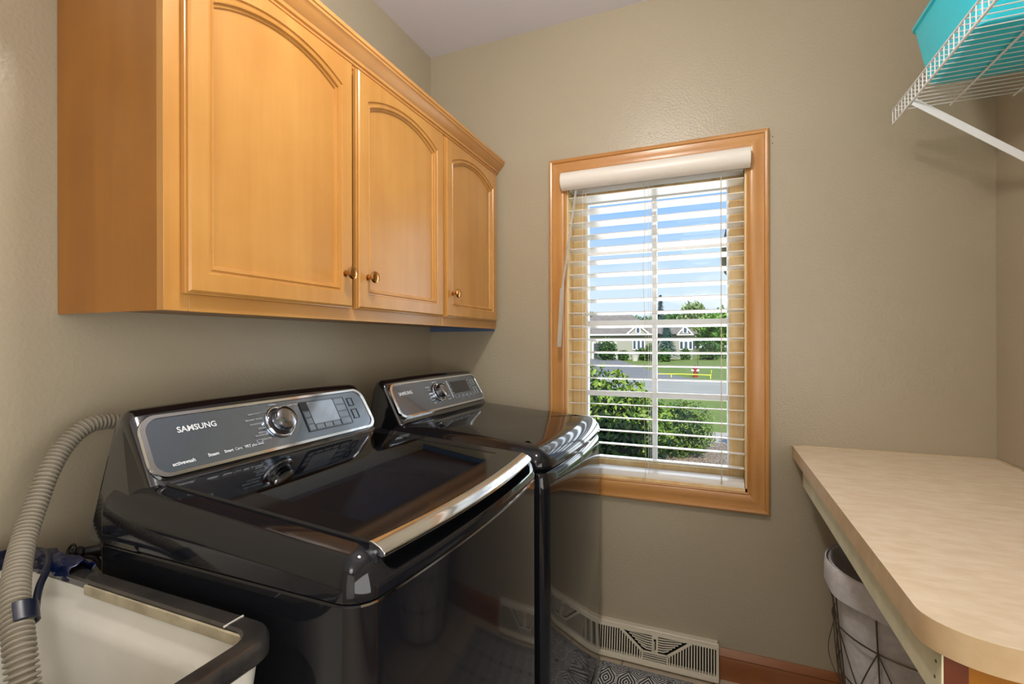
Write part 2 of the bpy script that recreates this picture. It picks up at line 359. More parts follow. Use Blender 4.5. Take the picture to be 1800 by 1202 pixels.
# ================================================================ WALL CABINETS
XF = -.898; CZ0, CZ1 = Z(.058), Z(.762)
def arch_door(parent, y0, y1, knob_y, kz=Z(.178)):
    z0, z1 = Z(.090), Z(.738); x0, x1 = XF+.001, XF+.020; fw = .052
    # frame with an arched opening, built from a grid of strips
    oy0, oy1, oz0 = y0+fw, y1-fw, z0+.052
    top_mid, top_side = z1-.043, z1-.086; hwd = (oy1-oy0)/2; ri = top_mid-top_side; RR = (hwd*hwd+ri*ri)/(2*ri)
    def ztop(y):
        t = min(abs(y-(oy0+oy1)/2), hwd); return top_mid-RR+math.sqrt(RR*RR-t*t)
    n = 28; ys_ = [oy0+(oy1-oy0)*k/n for k in range(n+1)]
    inner = [(oy0, oz0), (oy1, oz0)] + [(y, ztop(y)) for y in reversed(ys_)]
    def shrink(q):    # opening outline grown (q<0) or shrunk inward by q
        r = [(oy0+q, oz0+q), (oy1-q, oz0+q)]
        for y in reversed(ys_):
            yy = min(max(y, oy0+q), oy1-q) if True else y
            t = (y-oy0)/(oy1-oy0); yy = oy0+q+(oy1-oy0-2*q)*t
            r.append((yy, ztop(y)-q))
        return r
    def outer(q):
        r = [(y0+q, z0+q), (y1-q, z0+q)]
        for y in reversed(ys_):
            t = (y-oy0)/(oy1-oy0); r.append((y0+q+(y1-y0-2*q)*t, z1-q))
        return r
    P = lambda ring, x: [(x, a, b_) for a, b_ in ring]
    b = MB()
    b.loft([P(outer(0), x0), P(outer(0), x1-.009), P(outer(.003), x1-.008), P(outer(.003), x1-.003), P(outer(.007), x1), P(shrink(-.012), x1), P(shrink(-.010), x1-.004), P(shrink(-.005), x1-.005), P(shrink(-.003), x1-.002), P(shrink(0), x1-.003), P(shrink(.001), x1-.008), P(shrink(.005), x1-.0095), P(shrink(.007), x1-.0145)])
    d = b.build('door', m_maple, parent, smooth=30)
    b = MB();     b.loft([P(shrink(.0), x0+.001), P(shrink(.0), x1-.0135)], True, True)
    b.build('panel', m_maple, d)
    k = MB(); k.lathe([(.0085, 0), (.0085, .002), (.005, .004), (.0045, .012), (.007, .016), (.0145, .020), (.0165, .0245), (.0145, .029), (.008, .0315), (.001, .032)], (x1, knob_y, kz), (1, 0, 0), 24)
    k.build('knob', m_brass, d)
    return d
cab = thing('wall_cabinet', 'honey maple double-door wall cabinet above the washer', 'cabinet', (XF, .553, CZ0), 'maple wall cabinets')
b = MB(); b.box(XL+.002, XF-.019, .555, 1.494, CZ0+.012, CZ1); b.build('carcass', m_maple_side, cab, bevel=.001)
b = MB(); b.box(XL+.002, XF-.019, .5535, .5549, CZ0, CZ1); b.build('end_panel', m_maple_side, cab)
MB().box(XF-.019, XF, .553, .598, CZ0, CZ1).build('face_stile', m_maple, cab, bevel=.001); MB().box(XF-.019, XF, 1.03, 1.034, CZ0+.045, CZ1-.05).build('face_stile', m_maple, cab, bevel=.001); MB().box(XF-.019, XF, 1.472, 1.494, CZ0, CZ1).build('face_stile', m_maple, cab, bevel=.001)
MB().box(XF-.019, XF-.0002, .598, 1.472, CZ0, CZ0+.04).build('face_rail', m_maple_h, cab, bevel=.001); MB().box(XF-.019, XF-.0002, .598, 1.472, CZ1-.04, CZ1).build('face_rail', m_maple_h, cab, bevel=.001)
arch_door(cab, .583, 1.022, .990); arch_door(cab, 1.040, 1.487, 1.078)
cab2 = thing('wall_cabinet', 'narrow single-door maple wall cabinet against the window wall', 'cabinet', (XF, 1.495, CZ0), 'maple wall cabinets')
b = MB(); b.box(XL+.002, XF-.019, 1.4955, D-.002, CZ0+.012, CZ1); b.build('carcass', m_maple_side, cab2, bevel=.001)
MB().box(XF-.019, XF, 1.4955, 1.515, CZ0, CZ1).build('face_stile', m_maple, cab2, bevel=.001); MB().box(XF-.019, XF, 1.925, D-.002, CZ0, CZ1).build('face_stile', m_maple, cab2, bevel=.001)
MB().box(XF-.019, XF-.0002, 1.515, 1.925, CZ0, CZ0+.04).build('face_rail', m_maple_h, cab2, bevel=.001); MB().box(XF-.019, XF-.0002, 1.515, 1.925, CZ1-.04, CZ1).build('face_rail', m_maple_h, cab2, bevel=.001)
b = MB(); b.box(XL+.002, XF-.004, D-.012, D-.002, CZ0-.010, CZ0+.0115); b.build('scribe_strip', mat('daylight_tinted_strip', (96, 116, 150), .4), cab2)  # blue shading from the daylight is put into the strip's colour
arch_door(cab2, 1.506, 1.945, 1.548, Z(.177))
# crown moulding over both cabinets
prof = [(-.004, .742), (.004, .742), (.006, .748), (.011, .750), (.012, .755), (.017, .757), (.019, .764), (.026, .770), (.036, .782), (.040, .788), (.043, .790), (.044, .796), (.047, .798), (.047, .808), (-.004, .808)]
prof = [(u, Z(z-.006)) for u, z in prof]
b = MB()
rings = [[(XL+.002, .553-u, z) for u, z in prof], [(XF+u, .553-u, z) for u, z in prof], [(XF+u, D-.002, z) for u, z in prof]]
b.loft(rings, True, True)
tag(b.build('crown_molding', m_crown, smooth=30), 'stepped maple crown moulding running along the tops of the wall cabinets', 'moulding')

# ================================================================ WASHER AND DRYER
XFRONT = -.420; XB = -.985
def plan(yc, hw, inset=0, rf=.045, rb=.015, bow=.02, xf=XFRONT, xb=XB, n=6, m_=18):
    """counter-clockwise outline: back left ... front"""
    pts = []; y0, y1 = yc-hw+inset, yc+hw-inset
    def fx(y): return xf-inset+bow*(1-((y-yc)/hw)**2)-bow*0
    r = max(rf-inset, .004); rbk = max(rb-inset, .003)
    for k in range(n+1):      # back-left corner
        a = PI/2+ (PI/2)*k/n; a = PI - (PI/2)*0 + 0
    for k in range(n+1):
        a = math.radians(180+90*k/n) ; pts.append((xb+inset+rbk+rbk*math.cos(a), y0+rbk+rbk*math.sin(a)))
    for k in range(1, 6): pts.append((xb+inset+rbk+(xf-r-xb-inset-rbk)*k/6, y0))
    for k in range(n+1):
        a = math.radians(270+90*k/n); pts.append((fx(y0+r)-r+r*math.cos(a), y0+r+r*math.sin(a)))
    for k in range(1, m_):
        y = y0+r+(y1-y0-2*r)*k/m_; pts.append((fx(y), y))
    for k in range(n+1):
        a = math.radians(90*k/n); pts.append((fx(y1-r)-r+r*math.cos(a), y1-r+r*math.sin(a)))
    for k in range(1, 6): pts.append((xf-r+(xb+inset+rbk-xf+r)*k/6, y1))
    for k in range(n+1):
        a = math.radians(90+90*k/n); pts.append((xb+inset+rbk+rbk*math.cos(a), y1-rbk+rbk*math.sin(a)))
    return pts
SEAM = Z(-.343)
def zt(x): return Z(-.250-(x+.90)*.075)
def z3(p, z): return (p[0], p[1], z)

# control console on the back
PB = Vector((-.900, 0, Z(-.252))); PT = Vector((-.966, 0, Z(-.136)))
Vv = (PT-PB); VL = Vv.length; Vv.normalize(); Nn = Vector((-Vv.z, 0, Vv.x)); Nn = Nn if Nn.x > 0 else -Nn
def console(root, yc):
    prof = [(-.868, -.300), (-.872, -.270), (-.884, -.260), (-.893, -.258), (-.900, -.252), (-.966, -.136), (-.974, -.127), (-.988, -.123), (-1.004, -.130), (-1.012, -.146), (-1.018, -.343), (-.868, -.343)]
    cx, cz = -.945, -.343
    b = MB(); rings = []
    hw = .3447
    for t, s_ in ((-1, .86), (-.995, .93), (-.98, .97), (-.955, .995), (-.9, 1), (-.5, 1), (0, 1), (.5, 1), (.9, 1), (.955, .995), (.98, .97), (.995, .93), (1, .86)):
        arch = .006*(1-t*t)
        rings.append([(cx+(x-cx)*s_, yc+hw*t - (.034*min(1, (z+.343)/.075)+.02*(z+.343))*t, Z(cz+(z-cz)*s_ + (arch if z > -.2 else 0)*1.0)) for x, z in prof])
    b.loft(rings, True, True); return b.build('console', m_black, root, smooth=50)
def pp(yc, u, v, n=0):      # point on the control panel: u along Y from centre, v up the slope from panel middle
    p = (PB+PT)/2 + Vv*(v+.003) + Nn*n; return Vector((p.x, yc+u, p.z+.003*(1-(u/.3)**2)))
def panel_outline(hw, hh, r, slant=-.008):
    pts = []
    for u, v in rrect(-hw, hw, -hh, hh, r, 8):
        k = (v+hh)/(2*hh)    # narrower at the bottom
        bulge = .006*(1-(u/hw)**2)
        pts.append((u*(1-slant*(1-k)*2), v + (bulge if v > 0 else -bulge*.6)))
    return pts
def control_panel(root, yc, con):
    o1 = panel_outline(.299, .0605, .030); o2 = panel_outline(.288, .0525, .026)
    M = lambda o, n: [pp(yc, u, v, n) for u, v in o]
    b = MB(); b.loft([M(o1, .0), M(o1, .005), M([(u*.996, v*.985) for u, v in o1], .007), M([(u*1.004, v*1.015) for u, v in o2], .007), M(o2, .005), M(o2, .0)])
    b.build('bezel', m_chrome, con)
    b = MB(); b.loft([M([(u*.999, v*.999) for u, v in o2], .000), M([(u*.999, v*.999) for u, v in o2], .0045)], True, True)
    return b.build('control_panel', m_panel, con, smooth=20)
def dial(root, yc, u, R=.039, ticks=True):
    o = pp(yc, u, .002, .0045); b = MB()
    b.lathe([(R, 0), (R, .003), (R-.002, .0045), (R-.004, .0045), (R-.006, .003)], o, Nn, 40)
    d = b.build('dial_ring', m_chrome, root)
    MB().lathe([(R-.006, 0), (R-.006, .0035), (R-.011, .006)], o, Nn, 40).build('dial_base', m_screen, d)
    b = MB(); q = R*.72; b.lathe([(q, .004), (q, .018), (q*.96, .021)], o, Nn, 40); b.lathe([(q*.955, .020), (q*.93, .026), (q*.8, .0285), (q*.3, .0292), (.0005, .0293)], o, Nn, 40)
    b.build('dial', m_chrome_d, d)
    return d
def words(items, yc, cp, m, name='lettering'):
    """one mesh for a printed block; items (text,u,v,size,align)"""
    me_all = bmesh.new()
    for t, u, v, s_, al in items:
        me = text(t, s_, lambda a, c, u=u, v=v: pp(yc, u+a, v+c, .0052), m, None, align=al, bold=.0001); me_all.from_mesh(me); bpy.data.meshes.remove(me)
    me = bpy.data.meshes.new(name); me_all.to_mesh(me); me_all.free(); me.materials.append(m); o = bpy.data.objects.new(name, me); col.objects.link(o); attach(o, cp); return o
def flat(cp, yc, u0, u1, v0, v1, m, name, n=.0052, t=.0006):
    b = MB(); b.loft([[pp(yc, u, v, k) for u, v in ((u0, v0), (u1, v0), (u1, v1), (u0, v1))] for k in (n-.001, n+t)], True, True); return b.build(name, m, cp, smooth=0)
def outline(cp, yc, rects, m, name, w_=.0009, n=.0055):
    b = MB()
    for u0, u1, v0, v1 in rects:
        for a0, a1, c0, c1 in ((u0, u1, v0, v0+w_), (u0, u1, v1-w_, v1), (u0, u0+w_, v0+w_, v1-w_), (u1-w_, u1, v0+w_, v1-w_)):
            b.loft([[pp(yc, u, v, k) for u, v in ((a0, c0), (a1, c0), (a1, c1), (a0, c1))] for k in (n-.001, n+.0006)], True, True)
    return b.build(name, m, cp, smooth=0)

# ---- washer
YW, HWD = .840, .343
wa = thing('washing_machine', 'graphite top-load washing machine with glass lid, beside the laundry tub', 'washing machine', (-.7, YW, 0))
body = MB(); body.loft([[z3(p, .02) for p in plan(YW, HWD, .0)], [z3(p, SEAM-.006) for p in plan(YW, HWD, .0)], [z3(p, SEAM-.003) for p in plan(YW, HWD, .003)], [z3(p, SEAM-.003) for p in plan(YW, HWD, .055)], [z3(p, .02) for p in plan(YW, HWD, .055)]], wrap=True)
body = body.build('body', m_gloss, wa)
cx = rrect(-.93, -.49, .14, SEAM-.075, .05, 8)
cutter = MB().loft([[(x, YW-HWD-.01, z) for x, z in cx], [(x, YW-HWD+.001, z) for x, z in cx], [(x + (.008 if x < -.7 else -.008), YW-HWD+.007, z) for x, z in cx]], True, True).build('c', m_dark)
cut(body, cutter)
R_ = [(0, None), (0, .052), (.002, .040), (.007, .026), (.015, .014), (.026, .006), (.040, .0015), (.050, 0), (.057, 0), (.060, .014)]
rings = []
for i, (ins, dr) in enumerate(R_):
    pl = plan(YW, HWD, ins)
    rings.append([z3(p, SEAM if dr is None else zt(p[0])-dr) for p in pl])
# tub opening : morph to a circle
base = plan(YW, HWD, .075); cc = (-.70, YW)
def circ(r, z):
    out_ = []
    for p in base:
        a = math.atan2(p[1]-cc[1], p[0]-cc[0]); out_.append((cc[0]+r*math.cos(a), cc[1]+r*math.sin(a), z))
    return out_
rings.append([z3(p, zt(p[0])-.016) for p in base])
rings.append(circ(.232, Z(-.320)))
rings.append(circ(.226, Z(-.345)))
b = MB(); b.loft(rings)
fr = b.build('top_frame', m_gloss, wa, smooth=50)
# hand recess along the front, cut out under the lid lip
ct = rrect(YW-.288, YW+.288, Z(-.322), Z(-.20), .022, 6)
cutter = MB().loft([[(-.452, y, z) for y, z in ct], [(-.36, y, z) for y, z in ct]], True, True).build('c', m_black)
sol = MB().loft(rings[:8]+[[z3(p, zt(p[0])-.03) for p in plan(YW, HWD, .052)], [z3(p, SEAM) for p in plan(YW, HWD, .055)]], wrap=True)
bpy.data.objects.remove(fr); fr = sol.build('top_frame', m_gloss, wa, smooth=50); cut(fr, cutter)
MB().box(-.470, -.4525, YW-.285, YW+.285, SEAM+.002, Z(-.296)).build('hand_recess', m_black, wa)
b = MB(); b.loft([[z3(p, zt(p[0])-.031) for p in plan(YW, HWD, .0535)], [z3(p, zt(p[0])-.033) for p in plan(YW, HWD, .07)], circ(.236, Z(-.325)), circ(.228, Z(-.345))])
b.build('tub_surround', m_drum, wa, smooth=50)
b = MB(); b.lathe([(.2275, Z(-.330)), (.226, Z(-.60)), (.16, Z(-.66)), (.001, Z(-.66))], (cc[0], cc[1], 0), (0, 0, 1), 48, cap=False); b.build('drum', m_drum_in, wa)
b = MB(); ft = plan(YW, HWD, -.0012); i0 = 7+5+3; fr_pts = ft[i0:i0+28]
b.loft([[z3(p, SEAM-.0055), z3(p, SEAM-.0022)] for p in fr_pts], closed=False); b.build('seam_highlight', m_chrome, wa)  # chrome sliver added for the bright highlight line along the front seam
# lid
LY0, LY1, LX0, LX1 = YW-.292, YW+.292, -.885, -.446
GX0, GX1, GY0, GY1 = -.872, -.500, YW-.243, YW+.247
def lidbow(x, y): return x+.018*(1-((y-YW)/.292)**2)*max(0, (x+.885)/.44)
b = MB()
n_ = 14
def lidring(x0, x1, y0, y1, dz):
    pts = []
    ys_ = [y0+(y1-y0)*k/n_ for k in range(n_+1)]
    pts += [(lidbow(x1, y), y) for y in ys_]; pts += [(x0, y) for y in reversed(ys_)]
    return [(x, y, zt(x)+dz) for x, y in pts]
b.loft([lidring(LX0, LX1, LY0, LY1, -.010), lidring(LX0, LX1, LY0, LY1, .003), lidring(LX0+.003, LX1, LY0+.003, LY1-.003, .006), lidring(GX0, GX1, GY0, GY1, .006), lidring(GX0, GX1, GY0, GY1, -.010)], wrap=True)
lid = b.build('lid', m_gloss, wa, smooth=30)
b = MB(); b.loft([lidring(GX0-.004, GX1+.004, GY0-.004, GY1+.004, .0035), lidring(GX0+.0005, GX1-.0005, GY0+.0005, GY1-.0005, .0052)], True, True); b.build('lid_glass', m_lidglass, lid, smooth=0)
for (a0, a1, c0, c1) in ((GX0-.001, GX1+.001, GY0-.004, GY0+.022), (GX0-.001, GX1+.001, GY1-.012, GY1+.004), (GX0-.001, GX0+.02, GY0+.022, GY1-.012)):
    pass
# chrome lip: sloped front of the lid
b = MB(); rings = []
for k in range(n_*2+1):
    y = LY0+(LY1-LY0)*k/(n_*2); x1 = lidbow(LX1, y); z1 = zt(x1)+.006
    rings.append([(x1+.0002, y, z1), (x1+.004, y, z1+.0005), (x1+.020, y, z1-.0065), (x1+.027, y, z1-.0125), (x1+.0275, y, z1-.0175), (x1+.022, y, z1-.020), (x1+.0002, y, z1-.016)])
b.loft(rings, True, True); b.build('lid_lip', m_chrome, lid, bevel=.001)
con = console(wa, YW); cp = control_panel(wa, YW, con)
text('SAMSUNG', .0165, lambda a, c: pp(YW, -.236+a, .019+c, .0052), m_print, cp, bold=.0004, sx=1.05)
text('activewash', .0098, lambda a, c: pp(YW, -.264+a, -.043+c, .0052), m_print, cp, bold=.00025)
text('Steam', .0092, lambda a, c: pp(YW, -.196+a, -.041+c, .0052), m_print, cp, bold=.00025)
text('Smart', .0082, lambda a, c: pp(YW, -.162+a, -.041+c, .0052), m_print, cp, bold=.0002)
text('Care', .0082, lambda a, c: pp(YW, -.1385+a, -.041+c, .0052), m_print, cp)
text('VRT', .0082, lambda a, c: pp(YW, -.116+a, -.041+c, .0052), m_print, cp, bold=.0002)
text('plus', .0082, lambda a, c: pp(YW, -.099+a, -.041+c, .0052), m_print, cp)
outline(cp, YW, [(-.084, -.070, -.036, -.030)], m_print2, 'badge'); flat(cp, YW, -.084, -.070, -.041, -.0375, m_print2, 'badge')
words([('HEAVY DUTY', -.082, .0290, .0052, 'LEFT'), ('NORMAL', -.012, .0445, .0052, 'CENTER'), ('QUICK WASH', .028, .0370, .0052, 'LEFT'),
       ('BRILLIANT WHITES', -.050, .0160, .0050, 'RIGHT'), ('COLORS/DARKS', -.050, .0050, .0050, 'RIGHT'), ('TOWELS', -.050, -.0070, .0050, 'RIGHT'),
       ('BEDDING/', -.050, -.0165, .0050, 'RIGHT'), ('WATERPROOF', -.050, -.0225, .0050, 'RIGHT'), ('DELICATES', -.046, -.0330, .0050, 'RIGHT')], YW, cp, m_print2)
flat(cp, YW, -.052, -.026, .0312, .0317, m_print2, 'guide_line'); flat(cp, YW, .004, .026, .0388, .0393, m_print2, 'guide_line')
dial(cp, YW, -.007)
flat(cp, YW, .064, .216, -.0365, .041, mat('display_grey', (130, 142, 156), .1, .7, coat=.6), 'display', t=.0003)
flat(cp, YW, .087, .176, -.020, .038, mat('display_pale', (168, 180, 196), .06, .8), 'display', n=.0056, t=.0003)
outline(cp, YW, [(.063, .217, -.0375, .042), (.063, .087, -.0375, .042), (.176, .217, -.0375, .042)], m_screen, 'display_frame')
flat(cp, YW, .065, .0865, .017, .0405, mat('button_dark', (56, 60, 66), .12, .6), 'button', n=.0058)
for k in range(3):
    outline(cp, YW, [(.066+.0, .0865, -.035+.0170*k, -.019+.0170*k)], m_screen, 'button', .0006)
    outline(cp, YW, [(.089+.029*k, .117+.029*k, -.035, -.022)], m_screen, 'button', .0006)
for k in range(4): outline(cp, YW, [(.178, .2155, -.035+.019*k, -.018+.019*k)], m_screen, 'button', .0006)
outline(cp, YW, [(.230, .250, .012, .036), (.230, .252, -.026, .002)], m_screen, 'button', .0016)

# ---- dryer
YD = 1.5675
dr_ = thing('clothes_dryer', 'graphite clothes dryer with plain closed top, between the washer and the window wall', 'dryer', (-.7, YD, 0))
b = MB(); b.loft([[z3(p, .015) for p in plan(YD, HWD, .004)], [z3(p, .02) for p in plan(YD, HWD, .0, xf=-.447)], [z3(p, SEAM+.001) for p in plan(YD, HWD, .0, xf=-.447)]], True, True)
b.build('body', m_gloss, dr_)
rings = []
for ins, dp in ((0.004, None), (0, -1), (0, .052), (.002, .040), (.008, .026), (.018, .014), (.032, .0055), (.048, .0015), (.065, 0), (.2, .002)):
    pl = plan(YD, HWD, ins, xf=-.412)
    rings.append([z3(p, SEAM+.002 if dp is None else (SEAM+.006 if dp == -1 else zt(p[0])-.006-dp)) for p in pl])
b = MB(); b.loft(rings, True, True); b.build('top_panel', m_gloss, dr_, smooth=50)
# full-height front door panel
def dring(ins, z, x1):
    pts = []; y0, y1 = YD-HWD+.006+ins, YD+HWD-.006-ins; r = max(.030-ins, .004)
    fx = lambda y: x1-ins+.02*(1-((y-YD)/HWD)**2)
    pts.append((-.446, y0, z))
    for k in range(7):
        a = math.radians(270+90*k/6); pts.append((fx(y0+r)-r+r*math.cos(a), y0+r+r*math.sin(a), z))
    for k in range(1, 20):
        y = y0+r+(y1-y0-2*r)*k/20; pts.append((fx(y), y, z))
    for k in range(7):
        a = math.radians(90*k/6); pts.append((fx(y1-r)-r+r*math.cos(a), y1-r+r*math.sin(a), z))
    pts.append((-.446, y1, z)); return pts
zd1 = SEAM-.010
b = MB(); b.loft([dring(.004, .06, -.414), dring(0, .066, -.414), dring(0, zd1-.07, -.414), dring(.001, zd1-.045, -.4145), dring(.004, zd1-.02, -.4155), dring(.008, zd1-.006, -.417), dring(.014, zd1, -.418)], True, True)
b.build('door', m_gloss, dr_, smooth=50)
con2 = console(dr_, YD); cp2 = control_panel(dr_, YD, con2)
text('SAMSUNG', .0165, lambda a, c: pp(YD, -.262+a, .016+c, .0052), m_print, cp2, bold=.0004, sx=1.0)
dial(cp2, YD, -.030, .036)
L_ = ['EXTRA DRY', 'NORMAL', 'TOWELS', 'BEDDING', 'DELICATES', 'WOOL']; R2 = ['TIME DRY', 'QUICK DRY', 'AIR FLUFF', 'REFRESH', 'SANITIZE', 'RACK DRY']
words([(t, -.074, .026-.0125*k, .0050, 'RIGHT') for k, t in enumerate(L_)] + [(t, .012, .030-.0125*k, .0050, 'LEFT') for k, t in enumerate(R2)] + [('HEAVY DUTY', -.030, .042, .0048, 'CENTER')], YD, cp2, m_print)
flat(cp2, YD, .054, .056, -.030, .042, m_print, 'guide_line')
flat(cp2, YD, .075, .205, -.012, .036, m_screen, 'display')
for k in range(5): outline(cp2, YD, [(.070+.032*k, .094+.032*k, -.034, -.022)], m_print2, 'button', .0010)
words([('TEMP', .060, .020, .0045, 'LEFT'), ('TIME', .060, .004, .0045, 'LEFT'), ('DRYNESS', .060, -.012, .0045, 'LEFT'), ('SIGNAL', .215, .034, .0045, 'LEFT'), ('LOCK', .215, .018, .0045, 'LEFT'), ('LIGHT', .215, .002, .0045, 'LEFT'), ('OPTION', .110, -.0415, .0045, 'LEFT'), ('STEAM', .160, -.0415, .0045, 'LEFT')], YD, cp2, m_print2)
outline(cp2, YD, [(.240, .262, .010, .034), (.240, .264, -.028, .000)], m_print2, 'button', .0012)
for r_ in (wa, dr_):
    yc = YW if r_ is wa else YD
    for sx_ in (-.93, -.48):
        for sy in (-.29, .29): MB().lathe([(.02, 0), (.02, .008), (.012, .010), (.012, .018)], (sx_, yc+sy, 0), (0, 0, 1), 12).build('foot', m_black, r_)

# ================================================================ LAUNDRY TUB AND HOSE
tub = thing('laundry_tub', 'white plastic laundry tub with a worn black rim, left of the washer', 'sink', (-.82, .17, 0))
TX0, TX1, TY0, TY1, TZ = -1.150, -.522, -.16, .474, Z(-.375)
def tr(i, z, r=.045): return [(x, y, z) for x, y in rrect(TX0+i, TX1-i, TY0+i, TY1-i, max(r-i*.6, .012), 8)]
b = MB(); b.loft([tr(.07, .45), tr(.05, .52), tr(.012, TZ-.03), tr(.010, TZ-.012), tr(.030, TZ-.012), tr(.030, TZ-.020), tr(.034, TZ-.034), tr(.050, TZ-.045), tr(.056, TZ-.06), tr(.075, .56), tr(.12, .52)], True, True)
tb = b.build('basin', m_tub, tub, smooth=40)
b = MB(); b.loft([tr(.004, TZ-.028), tr(0, TZ-.024), tr(0, TZ-.006), tr(.003, TZ-.001), tr(.008, TZ), tr(.026, TZ), tr(.029, TZ-.003), tr(.0295, TZ-.010), tr(.006, TZ-.012)], wrap=True); b.build('rim', m_tubrim, tub, smooth=40)
b = MB(); b.box(TX0+.24, TX1-.035, TY1-.0335, TY1-.0298, TZ-.019, TZ-.004); b.build('worn_lip', m_tan, tub, bevel=.001)
b = MB(); b.box(TX1-.075, TX1-.0735, TY1-.032, TY1-.003, TZ-.001, TZ+.0012); b.build('rim_joint', m_tub, tub)
for x in (TX0+.09, TX1-.09):
    for y in (TY0+.09, TY1-.09):
        b = MB(); b.tube([(x, y, 0), (x, y, .46)], .016, 10); b.build('leg', m_tub, tub)
# corrugated hose
def catmull(P, n):
    P = [Vector(p) for p in P]; P = [P[0]*2-P[1]]+P+[P[-1]*2-P[-2]]; out_ = []
    for i in range(1, len(P)-2):
        for k in range(n):
            t = k/n; a, b_, c, d = P[i-1:i+3]
            out_.append(.5*((2*b_)+(-a+c)*t+(2*a-5*b_+4*c-d)*t*t+(-a+3*b_-3*c+d)*t**3))
    out_.append(P[-2]); return out_
hp = [(-1.10, .80, Z(-.24)), (-1.135, .70, Z(-.19)), (-1.146, .629, Z(-.168)), (-1.148, .594, Z(-.161)), (-1.145, .558, Z(-.166)), (-1.139, .523, Z(-.194)), (-1.121, .492, Z(-.232)), (-1.097, .464, Z(-.277)), (-1.063, .435, Z(-.317)), (-1.015, .406, Z(-.349)), (-.960, .380, Z(-.379)), (-.917, .366, Z(-.412)), (-.886, .357, Z(-.447)), (-.868, .354, Z(-.495)), (-.859, .352, Z(-.561)), (-.855, .35, Z(-.64))]
cl = catmull(hp, 40); cum = [0]
for i in range(1, len(cl)): cum.append(cum[-1]+(cl[i]-cl[i-1]).length)
path, rad = [], []; per = .0078; s_ = 0; i = 0; st = per/8
while s_ < cum[-1]:
    while cum[i+1] < s_: i += 1
    t = (s_-cum[i])/(cum[i+1]-cum[i]); path.append(cl[i].lerp(cl[i+1], t)); rad.append(.0126+.0040*min(1, s_/.75)+.0034*max(-1, min(.6, 1.5*math.sin(2*PI*s_/per)+.2))); s_ += st
b = MB(); b.tube(path, rad, 20)
hose = tag(b.build('drain_hose', m_hose, smooth=60), 'grey corrugated drain hose arching from behind the washer into the laundry tub', 'hose')
# dark plastic hook that holds the hose on the tub
b = MB(); hk = catmull([(-1.10, .468, Z(-.366)), (-1.060, .462, Z(-.364)), (-1.010, .440, Z(-.368)), (-.975, .415, Z(-.380)), (-.950, .400, Z(-.394)), (-.930, .390, Z(-.412))], 6)
b.tube(hk, .0055, 8)
ax = Vector((-.935, .372, Z(-.398))); dr0 = Vector((.031, -.009, -.035)).normalized(); e1 = dr0.cross(Vector((0, 0, 1))).normalized(); e2 = dr0.cross(e1)
rg = []
for h_ in (-.014, .014):
    arc = [(math.cos(math.radians(a)), math.sin(math.radians(a))) for a in range(75, 286, 21)]
    rg.append([ax+dr0*h_+(e1*x+e2*y)*.0245 for x, y in arc]+[ax+dr0*h_+(e1*x+e2*y)*.0208 for x, y in reversed(arc)])
b.loft(rg, True, True)
tag(b.build('hose_hook', mat('black_blue_plastic', (20, 26, 44), .3), bevel=.001), 'black plastic hook clipping the grey hose to the tub corner', 'hook')
# crumpled navy plastic sheet over the back corner of the tub
random.seed(4); b = MB(); nu, nv = 34, 14; rings = []
for i in range(nu):
    t = i/(nu-1); a = t
    # runs along the back rim then round the right back corner
    if t < .62: x, y = TX0+.018, .15+ (TY1-.15-.01)*t/.62
    else: x, y = TX0+.02+(t-.62)/.38*.17, TY1-.012
    r = []
    for j in range(nv):
        an = PI*1.25*j/(nv-1)-PI*.12; rr_ = .021+.004*math.sin(t*40+j*1.7)+random.uniform(-.002, .002)
        nx, ny = (1, 0) if t < .55 else ((0, -1) if t > .7 else (.7, -.7))
        r.append((x+nx*rr_*math.cos(an)*.9, y+ny*rr_*math.cos(an)*.9, TZ-.002+rr_*math.sin(an)*.8))
    rings.append(r)
b.loft(rings, closed=False); o = b.build('plastic_bag', m_blue, smooth=50); md = o.modifiers.new('thick', 'SOLIDIFY'); md.thickness = .0012
tag(o, 'crumpled navy blue plastic bag draped over the back corner of the laundry tub', 'bag')
# black hose coupling and valve lying at the wall
b = MB(); b.lathe([(.008, 0), (.012, .004), (.012, .010), (.009, .014), (.010, .034), (.013, .038), (.013, .052), (.001, .054)], (-1.135, .535, Z(-.405)), (.35, .94, -.12), 20)
b.tube([(-1.135+.010*math.cos(a/12*2*PI), .530+.010*math.sin(a/12*2*PI)*.4, Z(-.398)+.010*math.sin(a/12*2*PI)) for a in range(12)], .003, 6, closed=True)
b.tube([(-1.14, .53, Z(-.40)), (-1.12, .56, Z(-.42)), (-1.1, .575, Z(-.46))], .006, 8)
tag(b.build('hose_coupling', mat('black_rubber', (26, 24, 24), .45), bevel=.001), 'black rubber coupling with a ring, lying on the blue bag behind the tub', 'hose fitting')

